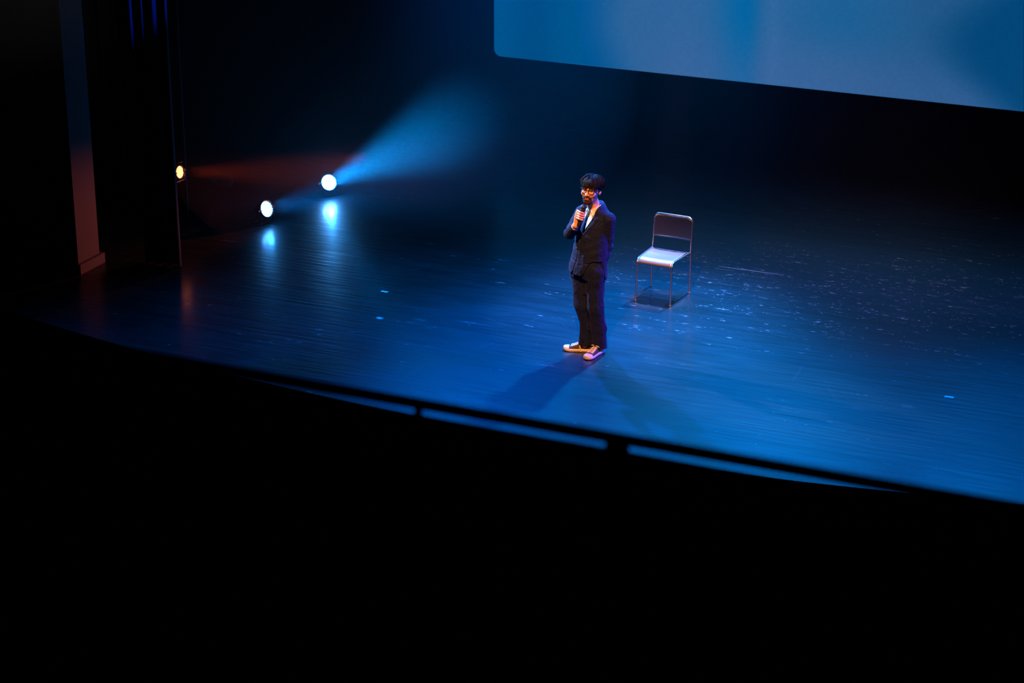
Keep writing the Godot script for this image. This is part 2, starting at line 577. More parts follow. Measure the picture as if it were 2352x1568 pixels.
func stage_floor() -> void:
	var f := structure("floor")
	var sub := mb()
	box(sub, Vector3(-1.2, -0.3, -3.35), Vector3(15.2, 0.55, 8.5))
	put(sub, "subfloor", M.black, f)
	var rng := RandomNumberGenerator.new()
	rng.seed = 12
	var W := 0.09
	var meshes := {}
	var far := mb()
	var count := 0
	var z := 2.11
	while z > -7.55:
		# how far this row runs before it meets the curved front edge
		var x_left := -8.6
		while x_left < 6.0 and edge_z(x_left) < z + W + 0.02:
			x_left += 0.1
		var x_right := 6.2
		while x_right > x_left and edge_z(x_right) < z + W + 0.02:
			x_right -= 0.1
		if x_right - x_left > 0.4:
			var x := x_left
			while x < x_right - 0.05:
				var ln := snappedf(2.6 + rng.randf() * 3.4, 0.2)
				if z < 0.9 and rng.randf() < 0.3:
					ln += 1.6
				if x_right - x - ln < 1.2:
					ln = x_right - x
				var tilt := rng.randfn(0, 0.0036)
				var dy := rng.randf() * -0.0003
				var v := rng.randi() % 2
				if z > -5.6 and count < 292:
					var key := snappedf(ln, 0.1)
					if not meshes.has(key):
						var st := mb()
						box(st, Vector3(0, -0.012, 0), Vector3(key - 0.0004, 0.024, W - 0.0002), 0.0002)
						st.generate_normals()
						meshes[key] = st.commit()
					var o := put_mesh(meshes[key], "plank", M["floor%d" % v], f)
					o.position = Vector3(x + ln / 2.0, dy, z + W / 2.0)
					o.rotation.x = tilt
					count += 1
				else:
					box(far, Vector3(x + ln / 2.0, -0.012 + dy, z + W / 2.0), Vector3(ln - 0.0015, 0.024, W - 0.0015), 0.0018, Basis(Vector3.RIGHT, tilt))
				x += ln
		z -= W
	var fo := put(far, "planks_upstage", M.floor0, f)
	fo.set_meta("kind", "stuff")
	# nosing along the curved front edge, and the black face below it
	var nose := mb()
	var face := mb()
	nose.set_smooth_group(-1)
	face.set_smooth_group(-1)
	for i in 60:
		var xa := lerpf(-8.6, 6.2, i / 60.0)
		var xb := lerpf(-8.6, 6.2, (i + 1) / 60.0)
		var za := edge_z(xa)
		var zb := edge_z(xb)
		var w := 0.16
		quad(nose, Vector3(xa, 0.0015, za), Vector3(xb, 0.0015, zb), Vector3(xb, 0.0015, zb - w), Vector3(xa, 0.0015, za - w))
		quad(nose, Vector3(xa, -0.03, za), Vector3(xb, -0.03, zb), Vector3(xb, 0.0015, zb), Vector3(xa, 0.0015, za))
		quad(nose, Vector3(xa, -0.03, za - w), Vector3(xb, -0.03, zb - w), Vector3(xb, -0.03, zb), Vector3(xa, -0.03, za))
		quad(nose, Vector3(xb, -0.03, zb - w), Vector3(xa, -0.03, za - w), Vector3(xa, 0.0015, za - w), Vector3(xb, 0.0015, zb - w))
		quad(face, Vector3(xa, -1.1, za - 0.02), Vector3(xb, -1.1, zb - 0.02), Vector3(xb, -0.03, zb - 0.02), Vector3(xa, -0.03, za - 0.02))
		quad(face, Vector3(xb, -1.1, zb - 0.08), Vector3(xa, -1.1, za - 0.08), Vector3(xa, -0.03, za - 0.08), Vector3(xb, -0.03, zb - 0.08))
	put(nose, "stage_nosing", M.floor0, f)
	var sf := structure("wall_stage_front")
	put(face, "fascia", M.black, sf)

func solid(called: String, c: Vector3, s: Vector3, m: Material) -> MeshInstance3D:
	var st := mb()
	box(st, c, s)
	var o := put(st, called, m, self)
	o.set_meta("kind", "structure")
	return o

func shell() -> void:
	# stage house
	solid("wall_back", Vector3(-1.5, 4.6, -7.85), Vector3(22, 9.4, 0.3), M.velvet)
	solid("wall_left", Vector3(-11.2, 4.6, -3.9), Vector3(0.3, 9.4, 8.2), M.velvet)
	solid("wall_right", Vector3(7.4, 4.6, -3.9), Vector3(0.3, 9.4, 7.0), M.velvet)
	solid("ceiling_stage", Vector3(-1.5, 9.15, -3.9), Vector3(19, 0.3, 8.2), M.velvet)
	solid("floor_wing", Vector3(-9.8, -0.15, -3.6), Vector3(2.6, 0.3, 8.0), M.black)
	# proscenium: the lit return is its edge beside the opening
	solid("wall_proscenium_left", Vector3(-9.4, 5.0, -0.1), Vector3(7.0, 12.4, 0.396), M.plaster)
	solid("wall_proscenium_right", Vector3(10.2, 5.0, -0.1), Vector3(6.0, 12.4, 0.396), M.wall)
	solid("wall_proscenium_top", Vector3(0.7, 9.6, -0.1), Vector3(13.2, 3.2, 0.396), M.wall)
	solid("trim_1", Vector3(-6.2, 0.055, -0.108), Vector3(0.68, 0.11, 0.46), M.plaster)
	# auditorium
	solid("floor_stalls", Vector3(0, -1.2, 12.0), Vector3(26.4, 0.2, 26.0), M.wall)
	solid("ceiling_auditorium", Vector3(0, 13.2, 12.0), Vector3(26.4, 0.3, 26.0), M.wall)
	solid("wall_auditorium_left", Vector3(-13.1, 6.0, 12.0), Vector3(0.3, 14.4, 26.0), M.wall)
	solid("wall_auditorium_right", Vector3(13.1, 6.0, 12.0), Vector3(0.3, 14.4, 26.0), M.wall)
	solid("wall_auditorium_rear", Vector3(0, 6.0, 25.0), Vector3(26.4, 14.4, 0.3), M.wall)

func screen_color(x: float, y: float) -> Color:  # sRGB of the projected picture at metres from the lower left corner
	var teal := Color8(0, 82, 140)
	var haze_blue := Color8(46, 98, 150)
	var k := smoothstep(1.3, 2.1, x + 0.15 * y + 0.12 * sin(y * 3.0))
	var c := teal.lerp(haze_blue, k)
	c = c.lerp(Color8(0, 66, 122), 0.6 * exp(-pow((x - 0.55) / 0.35, 2)))
	c = c.lerp(Color8(28, 82, 130), smoothstep(4.0, 6.4, x) * 0.8)
	c = c.lerp(Color8(0, 98, 158), 0.9 * exp(-pow((x - 3.42) / (0.34 if x < 3.42 else 0.16), 2)))
	c = c.lerp(Color8(58, 108, 162), 0.45 * exp(-pow((x - 3.78) / 0.10, 2)))
	c = c.lerp(Color8(64, 100, 156), 0.5 * smoothstep(0.9, 0.0, y) * smoothstep(1.8, 2.6, x))
	c = c.lerp(Color8(20, 96, 150), 0.6 * smoothstep(0.3, 0.9, y) * exp(-pow((x - 4.6) / 0.7, 2)))
	var wedge := x - (6.5 - 0.5 * sin(y * 2.6 - 0.4))
	c = c.lerp(Color8(0, 68, 118), smoothstep(-0.5, 0.4, wedge) * 0.9)
	return c

func screen() -> void:
	var w := 8.6
	var h := 4.84
	var im := Image.create(344, 194, false, Image.FORMAT_RGB8)
	var rng := RandomNumberGenerator.new()
	rng.seed = 3
	for j in 194:
		for i in 344:
			var c := screen_color((i + 0.5) / 344.0 * w, (1.0 - (j + 0.5) / 194.0) * h)
			var g := 1.0 + rng.randfn(0, 0.012)
			im.set_pixel(i, j, Color(c.r * g, c.g * g, c.b * g))
	var m := mat(Color(0.02, 0.02, 0.02), 0.9, 0.0, 0.1)
	m.emission_enabled = true
	m.emission = Color.WHITE
	m.emission_operator = BaseMaterial3D.EMISSION_OP_MULTIPLY
	m.emission_texture = img_tex(im)
	m.emission_energy_multiplier = 1.0
	var t := thing("projection_screen", "large glowing blue projection screen hanging above the back of the stage", "screen", Vector3(-4.235, 0.985, -7.0))
	# sheet with rounded corners, 3 cm thick
	var outline := PackedVector2Array()
	var r := 0.10
	for q in [[w - r, h - r, 0.0], [r, h - r, 90.0], [r, r, 180.0], [w - r, r, 270.0]]:
		for k in 9:
			var a := deg_to_rad(q[2] + k * 90.0 / 8)
			outline.append(Vector2(q[0] + cos(a) * r, q[1] + sin(a) * r))
	var front := mb()
	var c := Vector2(w / 2, h / 2)
	for i in outline.size():
		var a := outline[i]
		var b := outline[(i + 1) % outline.size()]
		for p in [c, b, a]:
			front.set_uv(Vector2(p.x / w, 1.0 - p.y / h))
			front.add_vertex(Vector3(p.x, p.y, 0))
	put(front, "picture", m, t)
	var back := mb()
	back.set_smooth_group(-1)
	for i in outline.size():
		var a := outline[i]
		var b := outline[(i + 1) % outline.size()]
		quad(back, Vector3(a.x, a.y, -0.03), Vector3(b.x, b.y, -0.03), Vector3(b.x, b.y, -0.002), Vector3(a.x, a.y, -0.002))
		for p in [c, a, b]:
			back.add_vertex(Vector3(p.x, p.y, -0.03))
	put(back, "backing", M.black, t)
	var l := AreaLight3D.new()
	l.name = "screen_light"
	t.add_child(l)
	l.position = Vector3(w / 2, h / 2, 0.02)
	l.rotation.y = PI  # shines along its own -z: towards the audience
	l.area_size = Vector2(w - 0.2, h - 0.2)
	l.light_color = Color(0.02, 0.10, 0.27).linear_to_srgb()
	l.light_energy = 0.6
	l.area_range = 40.0
	l.shadow_enabled = true

func drape(x0: float, x1: float, z: float, top: float, pitch: float, amp: float, sd: int, taper := 0.0) -> SurfaceTool:
	var rng := RandomNumberGenerator.new()
	rng.seed = sd
	var st := mb()
	st.set_smooth_group(0)
	var n := int((x1 - x0) / pitch * 12.0)
	var ph := rng.randf() * TAU
	var rows := 9
	var sheet := func(i: int, j: int, side: float) -> Vector3:
		var x := lerpf(x0, x1, float(i) / n)
		var y := lerpf(0.015, top, float(j) / (rows - 1))
		var w := x / pitch * TAU + ph + 0.5 * sin(x * 3.1 + sd) + 0.12 * sin(y * 0.9 + x * 5.0)
		var zz := z + amp * (sin(w) + 0.35 * sin(2.3 * w + 1.0)) + side
		return Vector3(x + 0.35 * amp * cos(w), y, zz)
	for i in n:
		for j in rows - 1:
			quad(st, sheet.call(i, j, 0.006), sheet.call(i + 1, j, 0.006), sheet.call(i + 1, j + 1, 0.006), sheet.call(i, j + 1, 0.006))
			quad(st, sheet.call(i + 1, j, -0.006), sheet.call(i, j, -0.006), sheet.call(i, j + 1, -0.006), sheet.call(i + 1, j + 1, -0.006))
	for e in [0, n]:
		for j in rows - 1:
			var a: Vector3 = sheet.call(e, j, -0.006)
			var b: Vector3 = sheet.call(e, j, 0.006)
			var c: Vector3 = sheet.call(e, j + 1, 0.006)
			var d: Vector3 = sheet.call(e, j + 1, -0.006)
			if e == n:
				quad(st, b, a, d, c)
			else:
				quad(st, a, b, c, d)
	return st

func curtains() -> void:
	var cloth := mat(Color(0.035, 0.035, 0.045), 0.9, 0.0, 0.3)
	var t := put(drape(-5.47, -5.02, -0.52, 7.5, 0.14, 0.060, 4), "curtain", cloth, self)
	tag(t, "dark stage curtain edged with thin lines of blue light beside the orange lamp", "curtain")
	var t2 := put(drape(-7.6, -6.0, -2.3, 7.5, 0.22, 0.05, 8), "curtain_001", cloth, self)
	tag(t2, "dim grey-black wing curtain hanging just upstage of the orange lamp", "curtain")
	var t3 := put(drape(-10.6, -4.7, -7.45, 7.5, 0.42, 0.06, 15), "back_curtain", M.velvet, self)
	tag(t3, "black back curtain in broad folds left of the blue screen", "curtain")

func haze() -> void:
	# a bank of stage haze round the floor lamps, thinning outwards: nested ellipsoids add up
	for q in [[Vector3(-3.8, 1.65, -3.0), Vector3(5.9, 4.7, 5.1), 0.0135], [Vector3(-1.8, 2.1, -4.3), Vector3(11.4, 6.4, 5.8), 0.0026]]:
		var f := FogVolume.new()
		f.name = numbered("haze")
		add_child(f)
		f.shape = RenderingServer.FOG_VOLUME_SHAPE_ELLIPSOID
		f.position = q[0]
		f.size = q[1]
		var m := FogMaterial.new()
		m.albedo = Color(0.95, 0.95, 0.95)
		m.density = q[2]
		f.material = m
		f.set_meta("kind", "stuff")

# ------------------------------------------------------------------ the speaker
# Person frame: x to the right as seen from the balcony, y up, z towards the balcony; the root turns it by 24 degrees.
const YAW := 24.0
var TU := Vector2(cos(deg_to_rad(42)), sin(deg_to_rad(42)))   # torso: across (towards his left)
var TV := Vector2(-sin(deg_to_rad(42)), cos(deg_to_rad(42)))  # torso: forward
var HT := Transform3D(Basis.from_euler(Vector3(deg_to_rad(-7), deg_to_rad(-20), deg_to_rad(-5))).scaled(Vector3.ONE * 1.10), Vector3(-0.040, 1.662, 0.030))
var HI := HT.affine_inverse()
# joints
const R_SH := Vector3(-0.118, 1.385, -0.115)
const R_EL := Vector3(-0.240, 1.228, 0.045)
const R_WR := Vector3(-0.190, 1.362, 0.222)
const L_SH := Vector3(0.124, 1.385, 0.100)
const L_EL := Vector3(0.112, 1.085, 0.035)
const L_WR := Vector3(0.040, 0.888, 0.128)
const R_HIP := Vector3(-0.131, 0.87, -0.035)
const R_KN := Vector3(-0.108, 0.50, 0.005)
const R_CF := Vector3(-0.055, 0.28, -0.02)
const R_AN := Vector3(-0.074, 0.06, -0.033)
const L_HIP := Vector3(-0.004, 0.87, 0.078)
const L_KN := Vector3(0.015, 0.50, 0.095)
const L_CF := Vector3(0.046, 0.28, 0.055)
const L_AN := Vector3(0.062, 0.045, 0.022)
const MIC_TOP := Vector3(-0.112, 1.566, 0.215)
const MIC_TAIL := Vector3(-0.170, 1.340, 0.252)

var TORSO := [[0.82, -0.060, 0.024, 0.130, 0.090], [0.92, -0.056, 0.026, 0.150, 0.104], [1.05, -0.042, 0.025, 0.134, 0.094], [1.18, -0.022, 0.016, 0.140, 0.090], [1.30, 0.0, 0.000, 0.148, 0.086], [1.38, 0.008, -0.006, 0.130, 0.066], [1.42, 0.008, -0.010, 0.085, 0.054], [1.46, 0.006, -0.008, 0.052, 0.048]]
var JACKET := [[0.76, -0.064, 0.028, 0.205, 0.158], [0.90, -0.060, 0.028, 0.200, 0.152], [1.03, -0.044, 0.024, 0.184, 0.140], [1.18, -0.026, 0.014, 0.176, 0.136], [1.30, -0.006, 0.000, 0.182, 0.130], [1.38, 0.010, -0.004, 0.188, 0.108], [1.43, 0.010, -0.008, 0.156, 0.090], [1.475, 0.006, -0.012, 0.114, 0.092], [1.520, 0.000, -0.016, 0.084, 0.084]]
var fold := FastNoiseLite.new()

func torso_at(p: Vector3, keys: Array) -> Vector2:  # (across, forward) from the torso's axis
	var n := keys.size()
	var y := clampf(p.y, keys[0][0], keys[n - 1][0])
	var i := 0
	while i < n - 2 and y > keys[i + 1][0]:
		i += 1
	var t: float = (y - keys[i][0]) / (keys[i + 1][0] - keys[i][0])
	var d := Vector2(p.x - lerpf(keys[i][1], keys[i + 1][1], t), p.z - lerpf(keys[i][2], keys[i + 1][2], t))
	return Vector2(d.dot(TU), d.dot(TV))

func sdf_body(p: Vector3) -> float:
	var d := loft(p, TORSO, TU, TV)
	d = smin(d, cap(p, R_SH, R_EL, 0.048, 0.036), 0.05)
	d = smin(d, cap(p, R_EL, R_WR, 0.037, 0.026), 0.015)
	d = smin(d, cap(p, L_SH, L_EL, 0.048, 0.036), 0.05)
	d = smin(d, cap(p, L_EL, L_WR, 0.037, 0.027), 0.015)
	d = smin(d, cap(p, R_HIP, R_KN, 0.080, 0.052), 0.06)
	d = smin(d, cap(p, R_KN, R_CF, 0.052, 0.050), 0.03)
	d = smin(d, cap(p, R_CF, R_AN, 0.050, 0.036), 0.03)
	d = smin(d, cap(p, L_HIP, L_KN, 0.080, 0.052), 0.06)
	d = smin(d, cap(p, L_KN, L_CF, 0.052, 0.050), 0.03)
	d = smin(d, cap(p, L_CF, L_AN, 0.050, 0.036), 0.03)
	d = smin(d, cap(p, R_AN, R_AN + Vector3(-0.12, -0.026, -0.016), 0.030, 0.016), 0.03)
	d = smin(d, cap(p, L_AN, L_AN + Vector3(-0.07, -0.018, 0.10), 0.030, 0.016), 0.03)
	return d

func sdf_face(q: Vector3) -> float:  # bare head without ears or neck, head frame: x his left, z forward
	var s := Vector3(absf(q.x), q.y, q.z)
	var d := ell(q, Vector3(0, 0.026, -0.012), Vector3(0.075, 0.082, 0.097))
	d = smin(d, ell(q, Vector3(0, -0.038, 0.022), Vector3(0.063, 0.085, 0.073)), 0.03)
	d = smin(d, ell(q, Vector3(0, -0.103, 0.062), Vector3(0.030, 0.022, 0.028)), 0.03)
	d = smin(d, ell(s, Vector3(0.042, -0.030, 0.066), Vector3(0.022, 0.022, 0.022)), 0.02)
	d = smin(d, cap(s, Vector3(0.012, 0.022, 0.088), Vector3(0.046, 0.022, 0.074), 0.010, 0.008), 0.016)
	d = -smin(-d, (s - Vector3(0.031, 0.0, 0.106)).length() - 0.017, 0.016)
	d = minf(d, (s - Vector3(0.031, 0.0, 0.0785)).length() - 0.0128)
	d = smin(d, cap(q, Vector3(0, 0.004, 0.090), Vector3(0, -0.036, 0.114), 0.0085, 0.0125), 0.012)
	d = smin(d, (s - Vector3(0.013, -0.040, 0.100)).length() - 0.0085, 0.008)
	d = smin(d, ell(q, Vector3(0, -0.066, 0.0925), Vector3(0.024, 0.0055, 0.0105)), 0.005)
	d = smin(d, ell(q, Vector3(0, -0.077, 0.0915), Vector3(0.020, 0.0065, 0.0105)), 0.005)
	return d

func sdf_head(p: Vector3) -> float:
	var q := HI * p
	var d := sdf_face(q)
	var s := Vector3(absf(q.x), q.y, q.z)
	var e := ell(s, Vector3(0.078, -0.010, -0.012), Vector3(0.011, 0.033, 0.021))
	e = -smin(-e, (s - Vector3(0.092, -0.006, -0.006)).length() - 0.012, 0.008)
	d = smin(d, e, 0.006)
	var nb := HI * Vector3(0.013, 1.40, -0.015)
	d = smin(d, cap(q, Vector3(0, -0.075, -0.018), nb, 0.054, 0.060), 0.03)
	return d

func head_color(p: Vector3) -> Color:
	var q := HI * p
	var s := Vector3(absf(q.x), q.y, q.z)
	var c := Color(0.70, 0.36, 0.22)
	if (s - Vector3(0.031, 0.0, 0.0785)).length() < 0.0136 and q.z > 0.083:
		c = Color(0.34, 0.26, 0.22)
		if Vector2(s.x - 0.031, q.y).length() < 0.0065:
			c = Color(0.03, 0.02, 0.015)
	elif q.z > 0.07 and (ell(q, Vector3(0, -0.066, 0.0925), Vector3(0.026, 0.0065, 0.013)) < 0.001 or ell(q, Vector3(0, -0.077, 0.0915), Vector3(0.022, 0.0075, 0.013)) < 0.001):
		c = Color(0.44, 0.14, 0.10) if absf(q.y + 0.0715) > 0.0015 else Color(0.12, 0.04, 0.03)
	elif q.y < -0.035 and q.y > -0.125 and q.z > -0.02 and s.x > 0.02:  # stubble along the jaw
		c = c.lerp(Color(0.16, 0.09, 0.065), 0.45 * smoothstep(-0.035, -0.06, q.y))
	return c

func sdf_beard(p: Vector3) -> float:
	var q := HI * p
	var s := Vector3(absf(q.x), q.y, q.z)
	var r := ell(q, Vector3(0, -0.105, 0.070), Vector3(0.040, 0.030, 0.050))
	r = minf(r, cap(s, Vector3(0.004, -0.0545, 0.105), Vector3(0.030, -0.066, 0.085), 0.0085, 0.009))
	r = minf(r, cap(s, Vector3(0.032, -0.066, 0.085), Vector3(0.034, -0.100, 0.070), 0.009, 0.012))
	var d := maxf(sdf_face(q) - 0.0038 - 0.0012 * fold.get_noise_3dv(q * 900.0), r)
	return maxf(d, -ell(q, Vector3(0, -0.0715, 0.100), Vector3(0.024, 0.0115, 0.03)))

func sdf_hair(p: Vector3) -> float:
	var q := HI * p
	var o := q - Vector3(0.002, 0.036, -0.014)
	var az := atan2(o.x, o.z)
	var el := atan2(o.y, Vector2(o.x, o.z).length())
	var n := fold.get_noise_3dv(Vector3(cos(az) * 7.0, sin(az) * 7.0, el * 1.5))  # strands run down from the crown
	var n2 := fold.get_noise_3dv(Vector3(cos(az) * 2.2, sin(az) * 2.2, el * 1.4 + 9.0))
	var top := clampf(cos(el) * 1.3, 0.0, 1.0)
	var d := ell(q, Vector3(0.002, 0.036, -0.014), Vector3(0.093, 0.086, 0.116)) - (0.006 * n + 0.009 * n2) * top
	# open in front of the face, round the ears and under the nape
	var fr := 0.014 + 0.012 * n + 0.16 * absf(q.x + 0.01)  # fringe line
	var face := maxf(-(q.z - 0.022 - 0.15 * (q.y - 0.04)), q.y - fr)
	d = maxf(d, -face)
	var side := maxf(q.y - (-0.008 + 0.006 * n + 0.35 * minf(0.0, q.z + 0.03)), -(q.z + 0.055))
	d = maxf(d, -side)
	d = maxf(d, -(q.y + 0.075 + 0.01 * n))
	return maxf(d, -(sdf_face(q) + 0.004)) if d < 0.03 else d

func sdf_jacket(p: Vector3) -> float:
	var s := torso_at(p, JACKET)
	var body := loft(p, JACKET, TU, TV)
	var wave := 0.004 * fold.get_noise_3dv(Vector3(p.x * 14.0, p.y * 5.0, p.z * 14.0)) + 0.0022 * fold.get_noise_3dv(Vector3(p.x * 24.0, p.y * 34.0, p.z * 24.0))
	# pulled creases from the button
	wave += 0.003 * sin((p.y - 0.5 * absf(s.x)) * 62.0) * exp(-pow((p.y - 1.12) / 0.10, 2)) * smoothstep(0.0, 0.08, s.y)
	var open := s.x + 0.028
	# lapels: a raised band beside the opening, above the button
	var vw := clampf((p.y - 1.205) / 0.28, -0.2, 1.2) * 0.102
	if s.y > -0.02 and p.y > 1.20 and p.y < 1.49:
		var k := absf(open) - vw
		var lw := 0.062 * sin(clampf((p.y - 1.20) / 0.30, 0.03, 1.0) * PI * 0.62 + 0.25)
		if k < lw:
			body -= 0.007 * smoothstep(lw, lw - 0.010, k) * smoothstep(1.49, 1.45, p.y)
	body += wave
	# front edges below the button and side pockets
	if s.y > 0.0 and p.y < 1.21:
		var cut := absf(open + 0.012 + maxf(0.0, (0.98 - p.y)) * 0.22)
		body += 0.008 * smoothstep(0.009, 0.0, cut)
	if s.y > 0.0 and p.y < 1.0 and p.y > 0.93 and absf(absf(s.x) - 0.12) < 0.075:
		body += 0.006 * smoothstep(0.008, 0.0, absf(p.y - 0.965))
	# hem: lower at his right, hitched up at his left by the arm in the pocket, longer at the back
	var hem := 0.835 + (0.15 * smoothstep(0.035, 0.125, s.x) * smoothstep(-0.03, 0.04, s.y)) + 0.02 * smoothstep(0.09, 0.15, -s.x) * 0.0
	hem -= 0.055 * smoothstep(0.02, -0.06, s.y) * smoothstep(0.02, 0.12, s.x)
	hem += 0.03 * smoothstep(0.02, 0.0, absf(open + 0.05)) * smoothstep(0.0, 0.06, s.y)
	body = maxf(body, hem - p.y)
	if p.y < 0.98:
		body = maxf(body, -(loft(p, JACKET, TU, TV) + 0.014))  # hollow below, so that the hem is an edge
	# the V of the opening
	if p.y > 1.15 and s.y > -0.02:
		var v := maxf(absf(open) - maxf(vw, 0.0) if p.y > 1.205 else 1.0, -(s.y - 0.005))
		body = maxf(body, -v)
	# neck hole slopes down to the front
	body = maxf(body, p.y - (1.512 - 0.12 * s.y))
	# sleeves
	var ru := (p - R_EL).dot((R_SH - R_EL).normalized())
	var a := cap(p, R_SH, R_EL, 0.068, 0.054)
	a = smin(a, cap(p, R_EL, R_EL.lerp(R_WR, 0.86), 0.056, 0.042), 0.012)
	a += 0.0035 * sin(ru * 85.0) * exp(-pow(ru / 0.12, 2)) + wave
	var rd := (R_WR - R_EL).normalized()
	a = maxf(a, (p - R_EL.lerp(R_WR, 0.86)).dot(rd))
	a = maxf(a, -maxf(cap(p, R_EL, R_WR, 0.034, 0.034), -(p - R_EL.lerp(R_WR, 0.70)).dot(rd)))
	var b := cap(p, L_SH, L_EL, 0.068, 0.058)
	b = smin(b, cap(p, L_EL, L_EL.lerp(L_WR, 1.0), 0.059, 0.052), 0.012)
	var lu := (p - L_EL).dot((L_SH - L_EL).normalized())
	b += 0.0045 * sin(lu * 70.0 + p.x * 20.0) * exp(-pow((lu + 0.02) / 0.12, 2)) + wave
	b = maxf(b, (p - L_EL.lerp(L_WR, 1.0)).dot((L_WR - L_EL).normalized()))
	body = smin(body, a, 0.022)
	body = smin(body, b, 0.006)
	return body

func sdf_trousers(p: Vector3) -> float:
	var w := 0.006 * fold.get_noise_3dv(Vector3(p.x * 13.0, p.y * 3.4, p.z * 13.0)) + 0.003 * fold.get_noise_3dv(Vector3(p.x * 20.0, p.y * 18.0, p.z * 20.0))
	var d := loft(p, [[0.80, -0.060, 0.024, 0.166, 0.128], [0.90, -0.058, 0.026, 0.184, 0.140], [1.02, -0.046, 0.024, 0.166, 0.124]], TU, TV)
	var r := cap(p, R_HIP, R_KN, 0.104, 0.080)
	r = smin(r, cap(p, R_KN, R_CF, 0.079, 0.071), 0.03)
	r = smin(r, cap(p, R_CF, R_AN, 0.070, 0.072), 0.03)
	r = maxf(r, 0.066 + 0.06 * (p.z + 0.03) - p.y)
	r = maxf(r, -maxf(cap(p, R_CF, R_AN, 0.060, 0.062), p.y - 0.13))
	var l := cap(p, L_HIP, L_KN, 0.102, 0.082)
	l = smin(l, cap(p, L_KN, L_CF, 0.081, 0.077), 0.03)
	l = smin(l, cap(p, L_CF, L_AN, 0.076, 0.074), 0.03)
	l = maxf(l, 0.050 + 0.16 * (p.z - 0.02) - p.y)
	l = maxf(l, -maxf(cap(p, L_CF, L_AN, 0.064, 0.062), p.y - 0.13))
	# pressed creases down the fronts
	d = smin(d, r, 0.05)
	d = smin(d, l, 0.05) if p.y > 0.62 else minf(d, l)
	# slant pocket at his left where the hand goes in
	d = smin(d, cap(p, L_WR + Vector3(-0.01, -0.03, 0.012), L_WR + Vector3(-0.03, -0.12, 0.016), 0.050, 0.042), 0.04)
	return d + w * smoothstep(0.02, 0.2, p.y)

func sdf_shirt(p: Vector3) -> float:
	var keys := [[1.02, -0.044, 0.024, 0.150, 0.112], [1.18, -0.024, 0.016, 0.164, 0.119], [1.30, 0.0, 0.002, 0.172, 0.114], [1.38, 0.010, -0.004, 0.160, 0.088], [1.43, 0.008, -0.010, 0.110, 0.074], [1.475, 0.002, -0.012, 0.070, 0.066]]
	var d := loft(p, keys, TU, TV)
	var s := torso_at(p, JACKET)
	# stand and fall of the collar: a band round the neck, points beside the tie knot
	var ring := loft(p, [[1.43, 0.006, -0.010, 0.076, 0.072], [1.535, -0.008, -0.004, 0.068, 0.068]], TU, TV)
	var band := absf(ring) - 0.004
	band = maxf(band, p.y - minf(1.514, 1.512 - 0.40 * s.y))
	d = smin(d, band, 0.006)
	for sg in [-1.0, 1.0]:
		var c0 := torso_point(0.020 * sg - 0.012, 1.462, 0.068)
		var c1 := torso_point(0.048 * sg - 0.014, 1.418, 0.088)
		d = minf(d, cap(p, c0, c1, 0.012, 0.007))
	return d

func torso_point(across: float, y: float, fwd: float) -> Vector3:
	var o := torso_at(Vector3(0, y, 0), JACKET)
	var a := across - o.x
	var f := fwd - o.y
	return Vector3(TU.x * a + TV.x * f, y, TU.y * a + TV.y * f)

# mic frame: y along the microphone, x to the picture's right, z towards the balcony
func mic_frame() -> Transform3D:
	var m := (MIC_TOP - MIC_TAIL).normalized()
	var x := Vector3(1, 0, 0)
	x = (x - m * x.dot(m)).normalized()
	return Transform3D(Basis(x, m, x.cross(m)), Vector3(-0.1415, 1.454, 0.2335))

func mic_polar(deg: float, r: float, y: float) -> Vector3:
	return Vector3(cos(deg_to_rad(deg)) * r, y, sin(deg_to_rad(deg)) * r)

var finger_bones := []
func make_hand_bones() -> void:
	var F := mic_frame()
	var wr := F.affine_inverse() * R_WR
	var ys := [0.041, 0.019, -0.003, -0.024]
	var ln := [0.96, 1.0, 0.97, 0.90]
	for k in 4:
		var y: float = ys[k]
		var mcp := mic_polar(196, 0.046, y + 0.004)
		var pip := mic_polar(118 - 3 * k, 0.0385 * ln[k], y + 0.002)
		var dip := mic_polar(55, 0.0295, y - 0.002)
		var tip := mic_polar(4 + 8 * k, 0.0275, y - 0.005)
		finger_bones.append([[mcp, pip, 0.0100, 0.0093], [pip, dip, 0.0093, 0.0085], [dip, tip, 0.0085, 0.0074]])
	var palm := []
	for k in 4:
		palm.append([wr, mic_polar(196, 0.046, ys[k] + 0.004), 0.019, 0.0115])
	palm.append([wr, mic_polar(250, 0.036, -0.005), 0.021, 0.017])
	palm.append([wr, mic_polar(225, 0.040, -0.015), 0.020, 0.016])
	# thumb: leaves the side of the palm near the wrist, lies up along the back of the microphone
	var thumb := [[wr.lerp(mic_polar(250, 0.036, -0.005), 0.55), mic_polar(288, 0.036, 0.020), 0.0150, 0.0115], [mic_polar(288, 0.036, 0.020), mic_polar(318, 0.030, 0.048), 0.0112, 0.0098], [mic_polar(318, 0.030, 0.048), mic_polar(338, 0.0275, 0.070), 0.0098, 0.0080]]
	finger_bones.append(thumb)
	finger_bones.append(palm)
	finger_bones.append([[wr, F.affine_inverse() * R_EL.lerp(R_WR, 0.72), 0.026, 0.029]])

func sdf_hand(q: Vector3) -> float:
	var d := 1.0
	for b in finger_bones[5]:
		d = smin(d, cap(q, b[0], b[1], b[2], b[3]), 0.010)
	for b in finger_bones[6]:
		d = smin(d, cap(q, b[0], b[1], b[2], b[3]), 0.012)
	for k in 5:
		var f := 1.0
		for b in finger_bones[k]:
			f = smin(f, cap(q, b[0], b[1], b[2], b[3]), 0.004)
		d = smin(d, f, 0.003)
	return d

